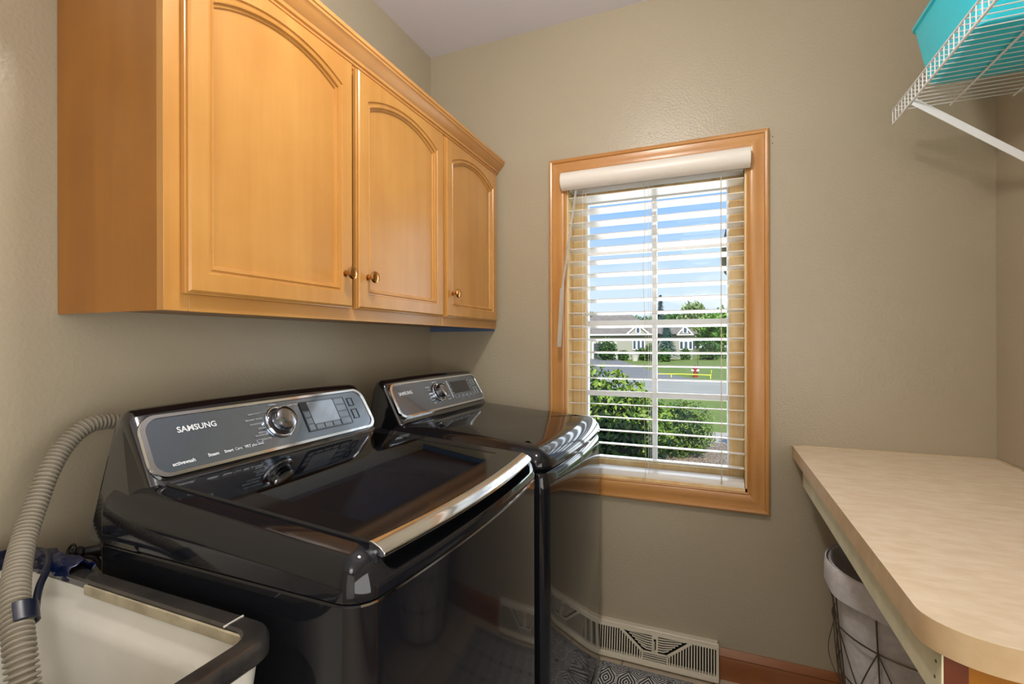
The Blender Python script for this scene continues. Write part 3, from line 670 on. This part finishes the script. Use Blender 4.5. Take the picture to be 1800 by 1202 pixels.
# ================================================================ COUNTER, BASE CABINET, BASKET
CTZ = Z(-.370); CX0 = .2595; CY0 = .768
pts = [(XR-.002, D-.002), (CX0, D-.002)]
r = .09
for k in range(13):
    a = math.radians(180+90*k/12); pts.append((CX0+r+r*math.cos(a), CY0+r*.8+r*.8*math.sin(a)))
pts.append((XR-.002, CY0))
b = MB(); b.loft([[(x, y, CTZ-.0005) for x, y in pts], [(x, y, CTZ-.0402) for x, y in pts]], True, True)
ct_ = b.build('countertop', m_lam_edge, bevel=0, smooth=30); tag(ct_, 'speckled beige laminate countertop with one rounded corner along the right wall', 'countertop')
b = MB(); b.loft([[(x, y, CTZ+.0005) for x, y in pts], [(x, y, CTZ-.0006) for x, y in pts]], True, True); b.build('laminate_top', m_lam, ct_, smooth=30)
random.seed(2)
b = MB(); p_ = [(x, D-.003-random.random()*.003, CTZ+.0015) for x in [CX0+.02+(XR-CX0-.03)*k/60 for k in range(61)]]; b.tube(p_, .0022, 5)
b.tube([(XR-.003-random.random()*.004, CY0+.05+(D-CY0-.06)*k/60, CTZ+.0015) for k in range(61)], .0028, 5); b.build('caulk_bead', mat('caulk', (206, 186, 150), .7), ct_)
bc = thing('end_panel', 'orange maple end panel holding up the near end of the beige countertop', 'panel', (.55, .82, 0))
CF = .806
b = MB(); b.box(.3062, XR-.016, CF+.003, CF+.021, 0, CTZ-.041); b.build('panel_board', m_maple_side, bc, bevel=.001)
b = MB(); b.box(.2800, .3060, CF, CF+.026, 0, CTZ-.041); b.build('edge_strip', m_redwood, bc, bevel=.001)
b = MB(); b.box(.2775, .2797, CF-.0005, 1.87, Z(-.485), CTZ-.0405)
ap = b.build('apron_board', m_ply); tag(ap, 'pale raw board fixed under the left edge of the beige countertop', 'board')
b = MB()
for y, z in ((.822, -.432), (.826, -.455), (.828, -.478)): b.lathe([(.0022, 0), (.0022, .0008), (.0005, .001)], (.2775, y, Z(z)), (-1, 0, 0), 8)
b.build('staple', m_steel, ap)
# chrome lever end poking in at the right edge
b = MB(); b.lathe([(.008, 0), (.008, .05), (.012, .055), (.0155, .062), (.0165, .072), (.0165, .105), (.014, .114), (.001, .118)], (.47, .655, Z(-.318)), (-1, .28, -.05), 24)
b.lathe([(.03, 0), (.03, .006), (.01, .012), (.01, .05)], (.47, .70, Z(-.318)), (0, -1, 0), 24)
tag(b.build('door_knob', m_chrome, bevel=.001), 'chrome knob poking in at the frame edge in front of the countertop', 'knob')

bk = thing('laundry_basket', 'round wire laundry basket with grey white fabric liner under the countertop', 'basket', (.535, 1.68, 0))
BC = (.530, 1.68)
def br_(z):  # radius at height z
    return .150 + (.216-.150)*(z/.60)**.8
def bring(r, z, f=0, n=64, ph=0): return [(BC[0]+(r+f*math.cos(9*2*PI*k/n+ph))*math.cos(2*PI*k/n), BC[1]+(r+f*math.cos(9*2*PI*k/n+ph))*math.sin(2*PI*k/n), z) for k in range(n)]
zr = Z(-.645)
b = MB(); b.loft([bring(.12, .012), bring(br_(.02)-.012, .02, .002), bring(br_(.2)-.012, .2, .004), bring(br_(.4)-.011, .4, .004, ph=.4), bring(br_(.52)-.009, .52, .003), bring(br_(zr)-.004, zr-.006), bring(br_(zr)-.006, zr), bring(br_(zr)-.012, zr-.004), bring(br_(.4)-.018, .4, .004, ph=.4), bring(br_(.1)-.02, .1, .003), bring(.1, .03)], True, True)
ln = b.build('fabric_liner', m_fabric, bk, smooth=60)
b = MB(); b.loft([bring(br_(zr)+.001, zr), bring(br_(zr)+.0045, zr-.004), bring(br_(zr)+.006, zr-.03, .0015), bring(br_(zr)+.005, zr-.075, .004), bring(br_(zr)+.003, zr-.075, .004), bring(br_(zr)-.001, zr-.01)], wrap=True); b.build('folded_cuff', m_fabric, ln, smooth=60)
b = MB()
for z in (.02, .16, .30, .44, zr-.008): b.tube([(BC[0]+(br_(z)+.001)*math.cos(2*PI*k/48), BC[1]+(br_(z)+.001)*math.sin(2*PI*k/48), z) for k in range(48)], .0022, 6, closed=True)
b.build('hoop', m_steel, bk)
nst = 10
def bp(a, z, o=.002): return (BC[0]+(br_(z)+o)*math.cos(a), BC[1]+(br_(z)+o)*math.sin(a), z)
for k in range(nst):
    a = 2*PI*(k+.35)/nst
    MB().tube([bp(a, z) for z in (.02, .1, .2, .3, .4, .5, zr-.01)], .0022, 6).build('upright', m_steel, bk)
b = MB()
for k in range(nst):
    a = 2*PI*(k+.35)/nst; a2 = 2*PI*(k+1.35)/nst
    for (z0, z1) in ((.16, .44), (.44, .16)):
        b.tube([bp(a+(a2-a)*t/6, z0+(z1-z0)*t/6, .003) for t in range(7)], .0017, 6)
b.build('diagonal_wires', m_steel, bk)
b = MB()
for sgn in (-1,):
    b.tube([(BC[0]+(br_(z)+.012+.014*math.sin((z-.02)*24))*math.cos(PI*1.02), BC[1]+(br_(z)+.012+.014*math.sin((z-.02)*24))*math.sin(PI*1.02), z) for z in [.06+k*.01 for k in range(48)]], .0012, 6)
b.build('curled_wire', m_steel, bk)

# ================================================================ WIRE SHELF, BRACKET, BIN
SX, SY1, SZ = .510, 1.817, Z(.705); SY0 = -.2
sh = thing('wire_shelf', 'white coated wire shelf mounted high on the right wall', 'shelf', (XR, .8, SZ))
b = MB(); b.tube([(SX, SY0, SZ), (SX, SY1, SZ)], .0027, 8); b.build('top_rail', m_wire, sh)
b = MB(); b.tube([(SX, SY0, SZ-.042), (SX, SY1, SZ-.042)], .0032, 8); b.build('bottom_rail', m_wire, sh)
for i_, x in enumerate((.651, .793)): MB().tube([(x, SY0, SZ-.006), (x, SY1+.004, SZ-.006)], .0030, 8).build('support_rod', m_wire, sh)
b = MB(); n = int((SY1-SY0)/.0254)
for k in range(n+1):
    y = SY1-.002-k*.0254
    b.tube([(SX, y, SZ-.042), (SX, y, SZ-.001), (SX+.002, y, SZ), (XR-.004, y, SZ)], .0014, 6)
deck = b.build('deck_wires', m_wire, sh)
YBK = 1.655
b = MB(); b.bar((SX+.002, YBK, SZ-.045), (XR-.004, YBK, SZ-.045-.245), (0, .0012, 0), (.0055, 0, .0075)); b.bar((SX+.002, YBK+.006, SZ-.045), (XR-.004, YBK+.006, SZ-.045-.245), (0, .006, 0), (.0006, 0, .0009)); b.box(XR-.004, XR, YBK-.006, YBK+.014, SZ-.33, SZ-.27)
tag(b.build('shelf_bracket', m_wire, sh and None), 'white diagonal steel bracket propping up the wire shelf at the right wall', 'bracket')
# turquoise bin
bx0, bx1, by0, by1 = .552, .800, 1.405, 1.690
def bring2(fl, z, r=.02, dz=0, ins=0):
    return [(x, y, z+dz*(1-abs((y-(by0+by1)/2)/(.5*(by1-by0+.001)))**2)) for x, y in rrect(bx0-fl+ins, min(bx1+fl*.2, XR-.004)-ins, by0-fl+ins, by1+fl-ins, r, 6)]
z0 = SZ+.0016
b = MB(); b.loft([bring2(0, z0, .02, 0, .01), bring2(0, z0+.006), bring2(.024, z0+.165, .025), bring2(.030, z0+.168, .028), bring2(.030, z0+.176, .028), bring2(.024, z0+.176, .025), bring2(.022, z0+.168, .023), bring2(-.003, z0+.008, .018)], True, True)
bn = b.build('storage_bin', m_cyan, smooth=40); tag(bn, 'turquoise plastic storage bin sitting on the white wire shelf', 'bin')

# ================================================================ FLOOR REGISTER AND RUG
rg = thing('air_register', 'almond metal baseboard air register under the window', 'vent', (-.213, D, 0))
RX0, RX1, RZ0, RZ1, RYf = -.437, .018, .006, .134, D-.052
MB().box(RX0+.004, RX1-.004, D-.026, D-.0005, RZ0, RZ1-.006).build('duct_box', m_dark, rg)
def rp_(u, v, n=0):      # u 0..1 across, v 0..1 up the sloping face
    x = RX0+(RX1-RX0)*u; z = RZ0+.014+(RZ1-.014-RZ0-.014+.006)*v; y = (D-.050)+(.021)*v
    return (x, y-n*.9, z+n*.1)
b = MB()
prof = [(D, RZ1), (D-.024, RZ1), (D-.027, RZ1-.004), (D-.026, RZ1-.013), (D-.024, RZ1-.014), (D, RZ1-.014)]
b.loft([[(x, y, z) for y, z in prof] for x in (RX0, RX1)], True, True)
prof = [(D-.010, RZ0), (D-.055, RZ0), (D-.057, RZ0+.004), (D-.054, RZ0+.016), (D-.010, RZ0+.016)]
b.loft([[(x, y, z) for y, z in prof] for x in (RX0, RX1)], True, True)
b.build('frame_strip', m_grille, rg, bevel=.001)
for x in (RX0, RX1-.004): MB().loft([[(xx, y, z) for y, z in ((D, RZ0), (D-.055, RZ0), (D-.050, RZ0+.02), (D-.026, RZ1), (D, RZ1))] for xx in (x, x+.004)], True, True).build('end_cap', m_grille, rg)
b = MB()
def q(pts, t=.003): b.loft([[rp_(u, v, -t) for u, v in pts], [rp_(u, v, .0012) for u, v in pts]], True, True)
q([(0, 0), (1, 0), (1, .07), (0, .07)]); q([(0, .90), (1, .90), (1, 1), (0, 1)]); q([(0, .07), (.02, .07), (.02, .9), (0, .9)]); q([(.98, .07), (1, .07), (1, .9), (.98, .9)])
dl = [(.20, .9), (.235, .9), (.405, .36), (.39, .30)]
q(dl); q([(1-u, v) for u, v in reversed(dl)])
q([(.39, .07), (.402, .07), (.402, .36), (.39, .36)]); q([(.598, .07), (.61, .07), (.61, .36), (.598, .36)]); q([(.39, .30), (.61, .30), (.61, .36), (.39, .36)])
q([(.475, .36), (.49, .36), (.49, .9), (.475, .9)]); q([(.51, .36), (.525, .36), (.525, .9), (.51, .9)]); q([(.49, .36), (.51, .36), (.51, .44), (.49, .44)]); q([(.49, .8), (.51, .8), (.51, .9), (.49, .9)])
b.build('face_plate', m_grille, rg)
b = MB()
for k in range(17):
    u = .03+.0215*k; top = .9 if u < .20 else max(.1, .9-(u-.20)*(.60/.19))
    q([(u, .07), (u+.0095, .07), (u+.0095, top), (u, top)]); q([(1-u-.0095, .07), (1-u, .07), (1-u, top), (1-u-.0095, top)])
for k in range(6):
    v = .42+.08*k; ue = .405-(v-.36)/.54*.17
    for sg in (0, 1):
        pts_ = [(.475, v), (.475, v+.035), (.43, v+.035), (ue+.0, v+.11), (ue+.0, v+.075), (.43, v)]
        pts_ = [(uu, min(vv, .9)) for uu, vv in pts_]
        if sg: pts_ = [(1-uu, vv) for uu, vv in reversed(pts_)]
        q(pts_)
for k in range(3): q([(.402, .10+.07*k), (.598, .10+.07*k), (.598, .13+.07*k), (.402, .13+.07*k)])
b.build('louvers', m_grille, rg, smooth=0)
MB().box(-.2155, -.2085, D-.052, D-.040, RZ0+.066, RZ0+.094).build('damper_lever', m_grille, rg, bevel=.001)

m = bpy.data.materials.new('black_white_woven_rug'); m.use_nodes = True; nt = m.node_tree; N = nt.nodes.new; L = nt.links.new; bs = nt.nodes['Principled BSDF']; bs.inputs['Roughness'].default_value = .95
def M_(op, a, b_=None, c=None):
    n = N('ShaderNodeMath'); n.operation = op
    for i_, v in enumerate((a, b_, c)):
        if v is None: continue
        if isinstance(v, (int, float)): n.inputs[i_].default_value = v
        else: L(v, n.inputs[i_])
    return n.outputs[0]
tc = N('ShaderNodeTexCoord'); sp = N('ShaderNodeSeparateXYZ'); L(tc.outputs['Object'], sp.inputs[0])
A, B = .074, .128
def cell(v, per, off):   # distance from the nearest lattice line
    return M_('ABSOLUTE', M_('SUBTRACT', M_('FLOORED_MODULO', M_('ADD', v, off+per*.5+per*40), per), per*.5))
xa, ya = cell(sp.outputs[0], A, 0), cell(sp.outputs[1], B, 0)
xb, yb = cell(sp.outputs[0], A, A/2), cell(sp.outputs[1], B, B/2)
dA = M_('MAXIMUM', M_('MULTIPLY', xa, 1.18), M_('MULTIPLY', M_('ADD', M_('MULTIPLY', ya, .62), xa), .90))
dA = M_('SUBTRACT', dA, .004)
dB = M_('MULTIPLY', M_('ADD', M_('MULTIPLY', xb, 1.0), yb), .98)
dd = M_('MINIMUM', dA, dB)
sn = M_('SINE', M_('MULTIPLY', M_('ADD', dd, .0), 2*PI/.0112))
st_ = M_('GREATER_THAN', sn, -.05)
nz = N('ShaderNodeTexNoise'); nz.inputs['Scale'].default_value = 260
x = N('ShaderNodeMix'); x.data_type = 'RGBA'; L(st_, x.inputs[0]); x.inputs[6].default_value = lin((26, 26, 30)); x.inputs[7].default_value = lin((196, 194, 192)); L(x.outputs[2], bs.inputs['Base Color'])
bu = N('ShaderNodeBump'); bu.inputs['Strength'].default_value = .5; bu.inputs['Distance'].default_value = .003; L(nz.outputs[0], bu.inputs['Height']); L(bu.outputs[0], bs.inputs['Normal'])
rug = MB().box(-.395, .20, .10, 1.86, .001, .009).build('rug', m, bevel=.003); tag(rug, 'black and white runner rug with concentric diamond and hexagon pattern', 'rug')
random.seed(9); b = MB()
b.box(-.399, .204, 1.8602, 1.884, .001, .008); b.box(-.412, -.3952, .10, 1.884, .001, .008)
b.build('woven_hem', mat('black_grey_fringe', (60, 60, 64), .95, noise=(300, (170, 170, 170), 1.0, 2), bump=(300, .6, .004)), rug)

# ceiling fixtures: the lamp over the washer, plus an added unseen one behind
for nm, (x, y), r_, lb in (('ceiling_light', LAMP, .17, 'round flush ceiling light above the washer'), ('ceiling_light', (-.1, -1.0), .25, 'large round flush ceiling light near the rear wall, unseen, added with the fill light')):
    t = thing(nm, lb, 'ceiling light', (x, y, CEIL))
    MB().lathe([(r_+.02, 0), (r_+.02, -.018), (r_+.01, -.022)], (x, y, CEIL-.0005), (0, 0, 1), 48).build('mounting_ring', m_white, t)
    MB().lathe([(.012, -.0225), (.012, -.09), (r_*.9, -.10), (r_, -.115), (r_*.9, -.14), (r_*.6, -.155), (.001, -.16)], (x, y, CEIL), (0, 0, 1), 48).build('diffuser', emit('lamp_diffuser', (255, 244, 228), 2.5), t)

# ================================================================ OUTDOORS
G = Z(-1.6)
m_grass = mat('lawn_grass', (112, 128, 50), .9, noise=(2.2, (130, 146, 62), .8, 8))
m_conc = mat('pale_concrete', (178, 172, 154), .85, noise=(1.2, (166, 160, 142), .7))
m_asph = mat('grey_driveway', (136, 132, 124), .9)
m_mulch = mat('stone_mulch', (84, 66, 52), .9, noise=(42, (196, 176, 150), 1.0, 3), bump=(40, 1, .03))
struct(MB().box(-60, 60, 2.4, 140, G-.5, G).build('lawn', m_grass, smooth=0), 'green lawn outside the window', 'lawn')
struct(MB().box(-60, 60, 14.7, 21.6, G, G+.012).build('street', m_conc, smooth=0), 'pale concrete street crossing the view', 'street')
struct(MB().box(-60, 60, 14.2, 14.7, G, G+.10).build('kerb', mat('bright_kerb', (224, 220, 212), .8), smooth=0), 'bright near kerb of the street', 'kerb')
struct(MB().box(-1.2, 8, 8.2, 9.15, G, G+.02).build('sidewalk', mat('sidewalk_concrete', (190, 180, 158), .85), smooth=0), 'pale sidewalk strip beyond the shrubs', 'sidewalk')
struct(MB().box(-6, 4, 2.4, 8.15, G, G+.03).build('planting_bed', m_mulch, smooth=0), 'stone mulch planting bed below the window', 'planting bed')
b = MB(); n = 24; L0 = []
for k in range(n+1):
    t = k/n; yy = 21.5+22.5*t; xc = -2.3-6.6*t**.8; wd = 3.6-1.6*t; L0.append(((xc-wd, yy), (xc+wd*.5, yy)))
b.loft([[(a[0], a[1], G+.02), (c[0], c[1], G+.02)] for a, c in L0], closed=False)
struct(b.build('driveway', m_asph, smooth=0), 'grey driveway curving up to the garage', 'driveway')

def leaf_cloud(b, c, rad, n, size, seed, shell=.5, squash_bottom=False):
    rnd = random.Random(seed)
    for _ in range(n):
        while True:
            d = Vector((rnd.uniform(-1, 1), rnd.uniform(-1, 1), rnd.uniform(-1, 1)))
            if .1 < d.length < 1: break
        d.normalize(); k = shell+(1-shell)*rnd.random()**.5; k *= 1+.16*math.sin(5*d.x+3*d.z+seed)*math.sin(6*d.y+seed*2+4*d.z)
        p = Vector((c[0]+d.x*rad[0]*k, c[1]+d.y*rad[1]*k, c[2]+d.z*rad[2]*k))
        if p.z < G+.02: continue
        s_ = size*rnd.uniform(.6, 1.3); rot = Euler((rnd.uniform(-1.2, 1.2), rnd.uniform(-1.2, 1.2), rnd.uniform(0, 6.3))).to_matrix()
        vs = [p+rot@Vector(q_) for q_ in ((-s_, 0, 0), (0, -s_*.38, s_*.08), (s_, 0, 0), (0, s_*.38, s_*.08))]
        b.add(vs, [(0, 1, 2, 3)])
def leafmat(name, c1, c2, sc=6):
    m = mat(name, c1, .6, noise=(sc, c2, 1.0, 2)); return m
lm1 = leafmat('shrub_leaf', (58, 104, 40), (150, 172, 60), 9); lm2 = leafmat('boxwood_leaf', (62, 98, 34), (124, 150, 56), 8)
lm3 = leafmat('tree_leaf', (64, 100, 52), (100, 138, 66), .9); lm4 = leafmat('bright_tree_leaf', (92, 140, 44), (136, 176, 66), .9); lm5 = leafmat('spruce_needles', (70, 104, 96), (104, 136, 124), 2)
lm6 = leafmat('far_hedge_leaf', (46, 82, 36), (88, 124, 50), 2)
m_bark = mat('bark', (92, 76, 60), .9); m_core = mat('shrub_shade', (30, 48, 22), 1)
def shrub(name, c, rad, n, size, seed, m, label, group=None, cat='shrub', core=.72):
    t = thing(name, label, cat, (c[0], c[1], G), group)
    b = MB(); leaf_cloud(b, c, rad, n, size, seed, .62); b.build('foliage', m, t, smooth=0)
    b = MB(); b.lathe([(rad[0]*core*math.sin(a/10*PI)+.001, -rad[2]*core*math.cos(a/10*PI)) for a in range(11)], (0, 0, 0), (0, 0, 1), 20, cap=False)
    b.v = [(x+c[0], c[1]+y*rad[1]/rad[0], max(z+c[2], G)) for x, y, z in b.v]; b.build('shade_core', m_core, t)  # solid dark core, stands in for the shade inside the foliage
    return t
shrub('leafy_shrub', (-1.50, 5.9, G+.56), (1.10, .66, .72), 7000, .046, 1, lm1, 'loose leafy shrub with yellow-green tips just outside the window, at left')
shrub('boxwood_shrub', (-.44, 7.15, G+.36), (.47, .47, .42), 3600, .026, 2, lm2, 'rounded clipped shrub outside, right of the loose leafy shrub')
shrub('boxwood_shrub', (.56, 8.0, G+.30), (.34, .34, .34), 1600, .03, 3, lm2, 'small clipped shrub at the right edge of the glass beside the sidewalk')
def far(px, y): # ground X for a column of the view at distance y
    return y*math.tan(math.atan((px-900)/849.49)-yw)
# neighbour's house
YH = 45
m_side = mat('grey_green_siding', (164, 162, 146), .8); m_roof = mat('brown_shingles', (140, 130, 118), .9, noise=(3, (122, 112, 102), .8)); m_htrim = mat('white_house_trim', (232, 232, 228), .6); m_hglass = mat('dark_house_glass', (72, 88, 100), .15)
hs = thing('house', 'single-storey grey house with brown hip roof and gables across the street', 'house', (-8, YH, G))
def bxx(name, m, x0, x1, y0, y1, z0, z1, p=hs): return MB().box(x0, x1, y0, y1, z0, z1).build(name, m, p, smooth=0)
xa0, xa1, xa2 = -14.0, far(1148, YH), far(1217, YH+2)
bxx('wall', m_side, xa0, xa1, YH, YH+9, G, Z(.72)); bxx('wall', m_side, xa1+.01, xa2, YH+2, YH+9, G, Z(.72))
def roof(x0, x1, y0, y1, z0, z1, hip, name='roof'):
    cy = (y0+y1)/2
    vs = [(x0, y0, z0), (x1, y0, z0), (x1, y1, z0), (x0, y1, z0), (x0+hip, cy, z1), (x1-hip, cy, z1)]
    return MB().add(vs, [(0, 1, 5, 4), (1, 2, 5), (2, 3, 4, 5), (3, 0, 4), (0, 3, 2, 1)]).build(name, m_roof, hs, smooth=0)
roof(xa0-.4, xa1+.6, YH-.5, YH+9.5, Z(.70), Z(2.95), 3.6); roof(xa1-2, xa2+.5, YH+1.5, YH+9.5, Z(.70), Z(2.1), 2.0)
def gable(px0, px1, y, pk, wx=None):
    x0, x1 = far(px0, y), far(px1, y); xm = (x0+x1)/2; zb_ = Z(.72)
    f0 = lambda a, c: (a, y-.35, c); f1 = lambda a, c: (a, y+2.2, c)
    g = MB().prism([(x0+.15, zb_-.05), (x1-.15, zb_-.05), (xm, Z(pk)-.1)], f0, f1).build('gable', m_side, hs, smooth=0)
    b = MB()
    for s0 in (x0, x1): b.bar((s0, y-.42, zb_-.03), (xm, y-.42, Z(pk)), (0, .05, 0), (0, 0, .10))
    b.box(x0-.1, x1+.1, y-.46, y-.36, zb_-.14, zb_); b.build('gable_trim', m_htrim, g, smooth=0)
    b = MB(); b.box(xm-.22, xm+.22, y-.45, y-.36, zb_+.05, zb_+.62); b.build('attic_vent', m_htrim, g, smooth=0)
    MB().box(xm-.12, xm+.12, y-.47, y-.455, zb_+.10, zb_+.52).build('louver', m_hglass, g, smooth=0)
    b = MB(); z_ = zb_
    for s0, s1 in ((x0, xm), (xm, x1)):
        za, zc_ = (zb_, Z(pk)) if s0 == x0 else (Z(pk), zb_)
        b.add([(s0, y-.5, za+.1), (s1, y-.5, zc_+.1), (s1, y+3, zc_+.1), (s0, y+3, za+.1)], [(0, 1, 2, 3)])
    b.build('gable_roof', m_roof, g, smooth=0)
gable(1103, 1143, YH, 1.55); gable(1192, 1218, YH+2, 1.40)
def hwin(px0, px1, y, z0, z1):
    x0, x1 = far(px0, y), far(px1, y); f = bxx('window', m_htrim, x0, x1, y-.08, y+.02, Z(z0), Z(z1)); n = 3; wv = (x1-x0)/n
    for k in range(n): MB().box(x0+wv*k+.08, x0+wv*(k+1)-.08, y-.10, y-.075, Z(z0)+.1, Z(z1)-.1).build('pane', m_hglass, f, smooth=0)
hwin(1112, 1134, YH, -.75, .18); hwin(1194, 1218, YH+2, -.75, .10)
f = bxx('garage_frame', m_htrim, far(1041, YH), far(1084, YH), YH-.06, YH+.02, G, Z(-.02)); MB().box(far(1044, YH), far(1082, YH), YH-.10, YH-.055, G, Z(-.14)).build('garage_door', mat('dark_garage', (70, 76, 84), .6), f, smooth=0)
bxx('garage_roof_fascia', m_htrim, xa0-.3, xa1+.3, YH-.56, YH-.48, Z(.58), Z(.72))
b = MB(); b.lathe([(.18, 0), (.22, 0), (.38, .5), (.42, .55), (.34, .55)], (far(1116, 41), 41, G), (0, 0, 1), 20); pt = b.build('planter', mat('white_planter', (226, 214, 206), .7)); tag(pt, 'white flower urn standing in front of the grey house', 'planter')
for i_, (px, y, rx, rz, lb) in enumerate(((1066, 41.6, 1.0, 1.8, 'dark rounded bush covering the garage edge of the house'), (1096, 41.9, .45, .8, 'low bush left of the white urn'), (1127, 42.6, .55, 1.0, 'dark bush right of the white urn'), (1145, 41.4, .6, 1.4, 'wide dark bush under the first gable'), (1168, 40.2, .45, 1.0, 'round bush left of the blue spruce'), (1205, 45.2, .45, .9, 'small bush under the right house window'), (1246, 45.4, .95, 1.6, 'broad bush at the right end of the house'))):
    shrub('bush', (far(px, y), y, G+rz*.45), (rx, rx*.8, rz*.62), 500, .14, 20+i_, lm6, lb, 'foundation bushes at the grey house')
def tree(name, px, y, hgt, rad, n, size, m, label, seed, crown_z=.62, group='trees beyond the street'):
    x = far(px, y); t = thing(name, label, 'tree', (x, y, G), group)
    b = MB(); rnd = random.Random(seed)
    for k in range(7):
        a = rnd.uniform(0, 6.3); rr_ = rad*.45*rnd.random(); cz_ = G+hgt*(crown_z+rnd.uniform(-.28, .16))
        leaf_cloud(b, (x+rr_*math.cos(a), y+rr_*math.sin(a), cz_), (rad*.62, rad*.6, hgt*.22), n//7, size, seed*10+k, .3)
    b.build('crown', m, t, smooth=0)
    b = MB(); b.tube([(x, y, G), (x+.1, y, G+hgt*.4), (x, y, G+hgt*.8)], [rad*.07, rad*.05, rad*.02], 8); b.build('trunk', m_bark, t)
def spruce(px, y, hgt, rad, label, seed, n=1400, group='trees beyond the street'):
    x = far(px, y); t = thing('spruce_tree', label, 'tree', (x, y, G), group); b = MB(); rnd = random.Random(seed)
    for k in range(n):
        h_ = rnd.random()**.8; r_ = rad*(1-h_)*(.55+.45*rnd.random()); a = rnd.uniform(0, 6.3); p = Vector((x+r_*math.cos(a), y+r_*math.sin(a), G+.3+hgt*h_-.15*r_)); s_ = .22*rad/1.5
        dv = Vector((math.cos(a), math.sin(a), -.35))*s_*1.5; sv = Vector((-math.sin(a), math.cos(a), 0))*s_*.4
        b.add([p-dv, p-sv, p+dv, p+sv], [(0, 1, 2, 3)])
    b.build('needles', lm5, t, smooth=0); b = MB(); b.tube([(x, y, G), (x, y, G+hgt*.95)], [rad*.1, .02], 8); b.build('trunk', m_bark, t)
spruce(1172, 43.6, 3.0, 1.15, 'blue-grey spruce in front of the house between its two gables', 5)
spruce(1161, 72, 7.9, 1.5, 'pointed spruce rising behind the house roof', 6, 1200)
random.seed(7)
for i_, (px, y, hg, rd, mm, lb) in enumerate(((1030, 78, 6.8, 4.2, lm3, 'green tree behind the left end of the house roof'), (1120, 78, 6.4, 3.8, lm3, 'green tree behind the house, right of the roof ridge'), (1156, 104, 8.2, 4.6, lm3, 'tree behind the vertical window bar'), (1191, 84, 6.8, 3.6, lm3, 'dense tree behind the blue spruce'), (1226, 100, 7.6, 4.4, lm3, 'far green tree behind the right gable'), (1214, 66, 7.6, 2.4, leafmat('thin_leaf', (120, 140, 84), (150, 168, 108), 1), 'tall thin-leaved tree right of the house'), (1252, 80, 6.4, 4.2, lm3, 'dark green tree right of the thin-leaved tree'), (1294, 100, 8, 4.4, lm3, 'far tree at the right edge of the glass'), (1258, 62, 5.2, 2.6, lm4, 'bright green tree in front of the woods at right'), (1288, 58, 6.2, 3.0, lm4, 'bright green tree at the right edge of the glass'))):
    tree('leafy_tree', px, y, hg, rd, 2600, .34, mm, lb, 40+i_)
b = MB()
for k in range(46):
    xx = far(1246, 50)+k*.42; leaf_cloud(b, (xx, 50+random.uniform(-.5, .5), G+.6), (.6, .6, .8), 110, .16, 900+k, .3)
tag(b.build('hedge', lm6, smooth=0), 'long dark hedge running right from the neighbouring house', 'hedge')
# hydrant with marker
hy = (far(1222, 23.2), 23.2)
hd = thing('fire_hydrant', 'red fire hydrant with white caps on the lawn across the street', 'hydrant', (hy[0], hy[1], G))
MB().lathe([(.12, 0), (.12, .04), (.08, .05), (.08, .36), (.11, .37), (.11, .40), (.09, .46), (.03, .50), (.03, .54), (.001, .54)], (hy[0], hy[1], G), (0, 0, 1), 16).build('barrel', mat('hydrant_red', (150, 44, 32), .5), hd)
for sg in (-1, 1): MB().lathe([(.06, .0), (.06, .16), (.001, .17)], (hy[0], hy[1], G+.30), (sg, 0, 0), 12).build('cap', m_htrim, hd)
b = MB(); b.tube([(hy[0]+.1, hy[1]+.1, G), (hy[0]+.1, hy[1]+.1, G+1.25)], .012, 6); b.build('marker_rod', m_steel, hd)
b = MB(); zz = G+.16; b.tube([(far(1147, 22.4), 22.4, zz), (far(1200, 22.4), 22.4, zz+.02), (far(1250, 22.4), 22.4, zz), (far(1250.5, 22.4), 22.4, zz+.22)], .022, 6); b.tube([(far(1180, 22.4), 22.4, G), (far(1180, 22.4), 22.4, zz)], .02, 6); b.tube([(far(1249, 22.4), 22.4, G), (far(1249, 22.4), 22.4, zz)], .02, 6)
tag(b.build('yellow_pipe', mat('bright_yellow', (232, 232, 60), .5)), 'long bright yellow pipe lying by the red hydrant at the street', 'pipe')
# the rest of this house: outer walls, foundation and eave that shade the planting bed
m_ext = mat('outer_siding', (190, 184, 168), .8)
struct(MB().box(-9, XL-T, D, D+T, G, CEIL+.1).build('exterior_wall_left', m_ext, smooth=0)); struct(MB().box(XR+T, 9, D, D+T, G, CEIL+.1).build('exterior_wall_right', m_ext, smooth=0))
struct(MB().box(XL-T, XR+T, D-.1, D+T, G, -.2).build('foundation', m_ext, smooth=0)); struct(MB().box(-9, 9, D+T+.001, 2.62, Z(1.34), Z(1.45)).build('eave', m_ext, smooth=0), 'pale eave soffit of this house above the window', 'eave')
# downspout of this house, seen at the right edge of the glass
b = MB(); b.tube([(.100, 2.64, Z(1.33)), (.094, 2.64, Z(.90)), (.088, 2.64, Z(.70)), (.074, 2.64, Z(.55)), (.054, 2.64, Z(.46)), (.052, 2.64, Z(.41)), (.066, 2.62, Z(.35)), (.120, 2.60, Z(.28)), (.2, 2.5, Z(.2)), (.24, 2.2, Z(.1)), (.24, 2.16, Z(-.1)), (.24, 2.16, G)], .017, 10)
tag(b.build('downspout', mat('olive_metal', (120, 118, 100), .5), bevel=.002), 'olive grey gutter downspout bending past the upper right of the window', 'downspout')
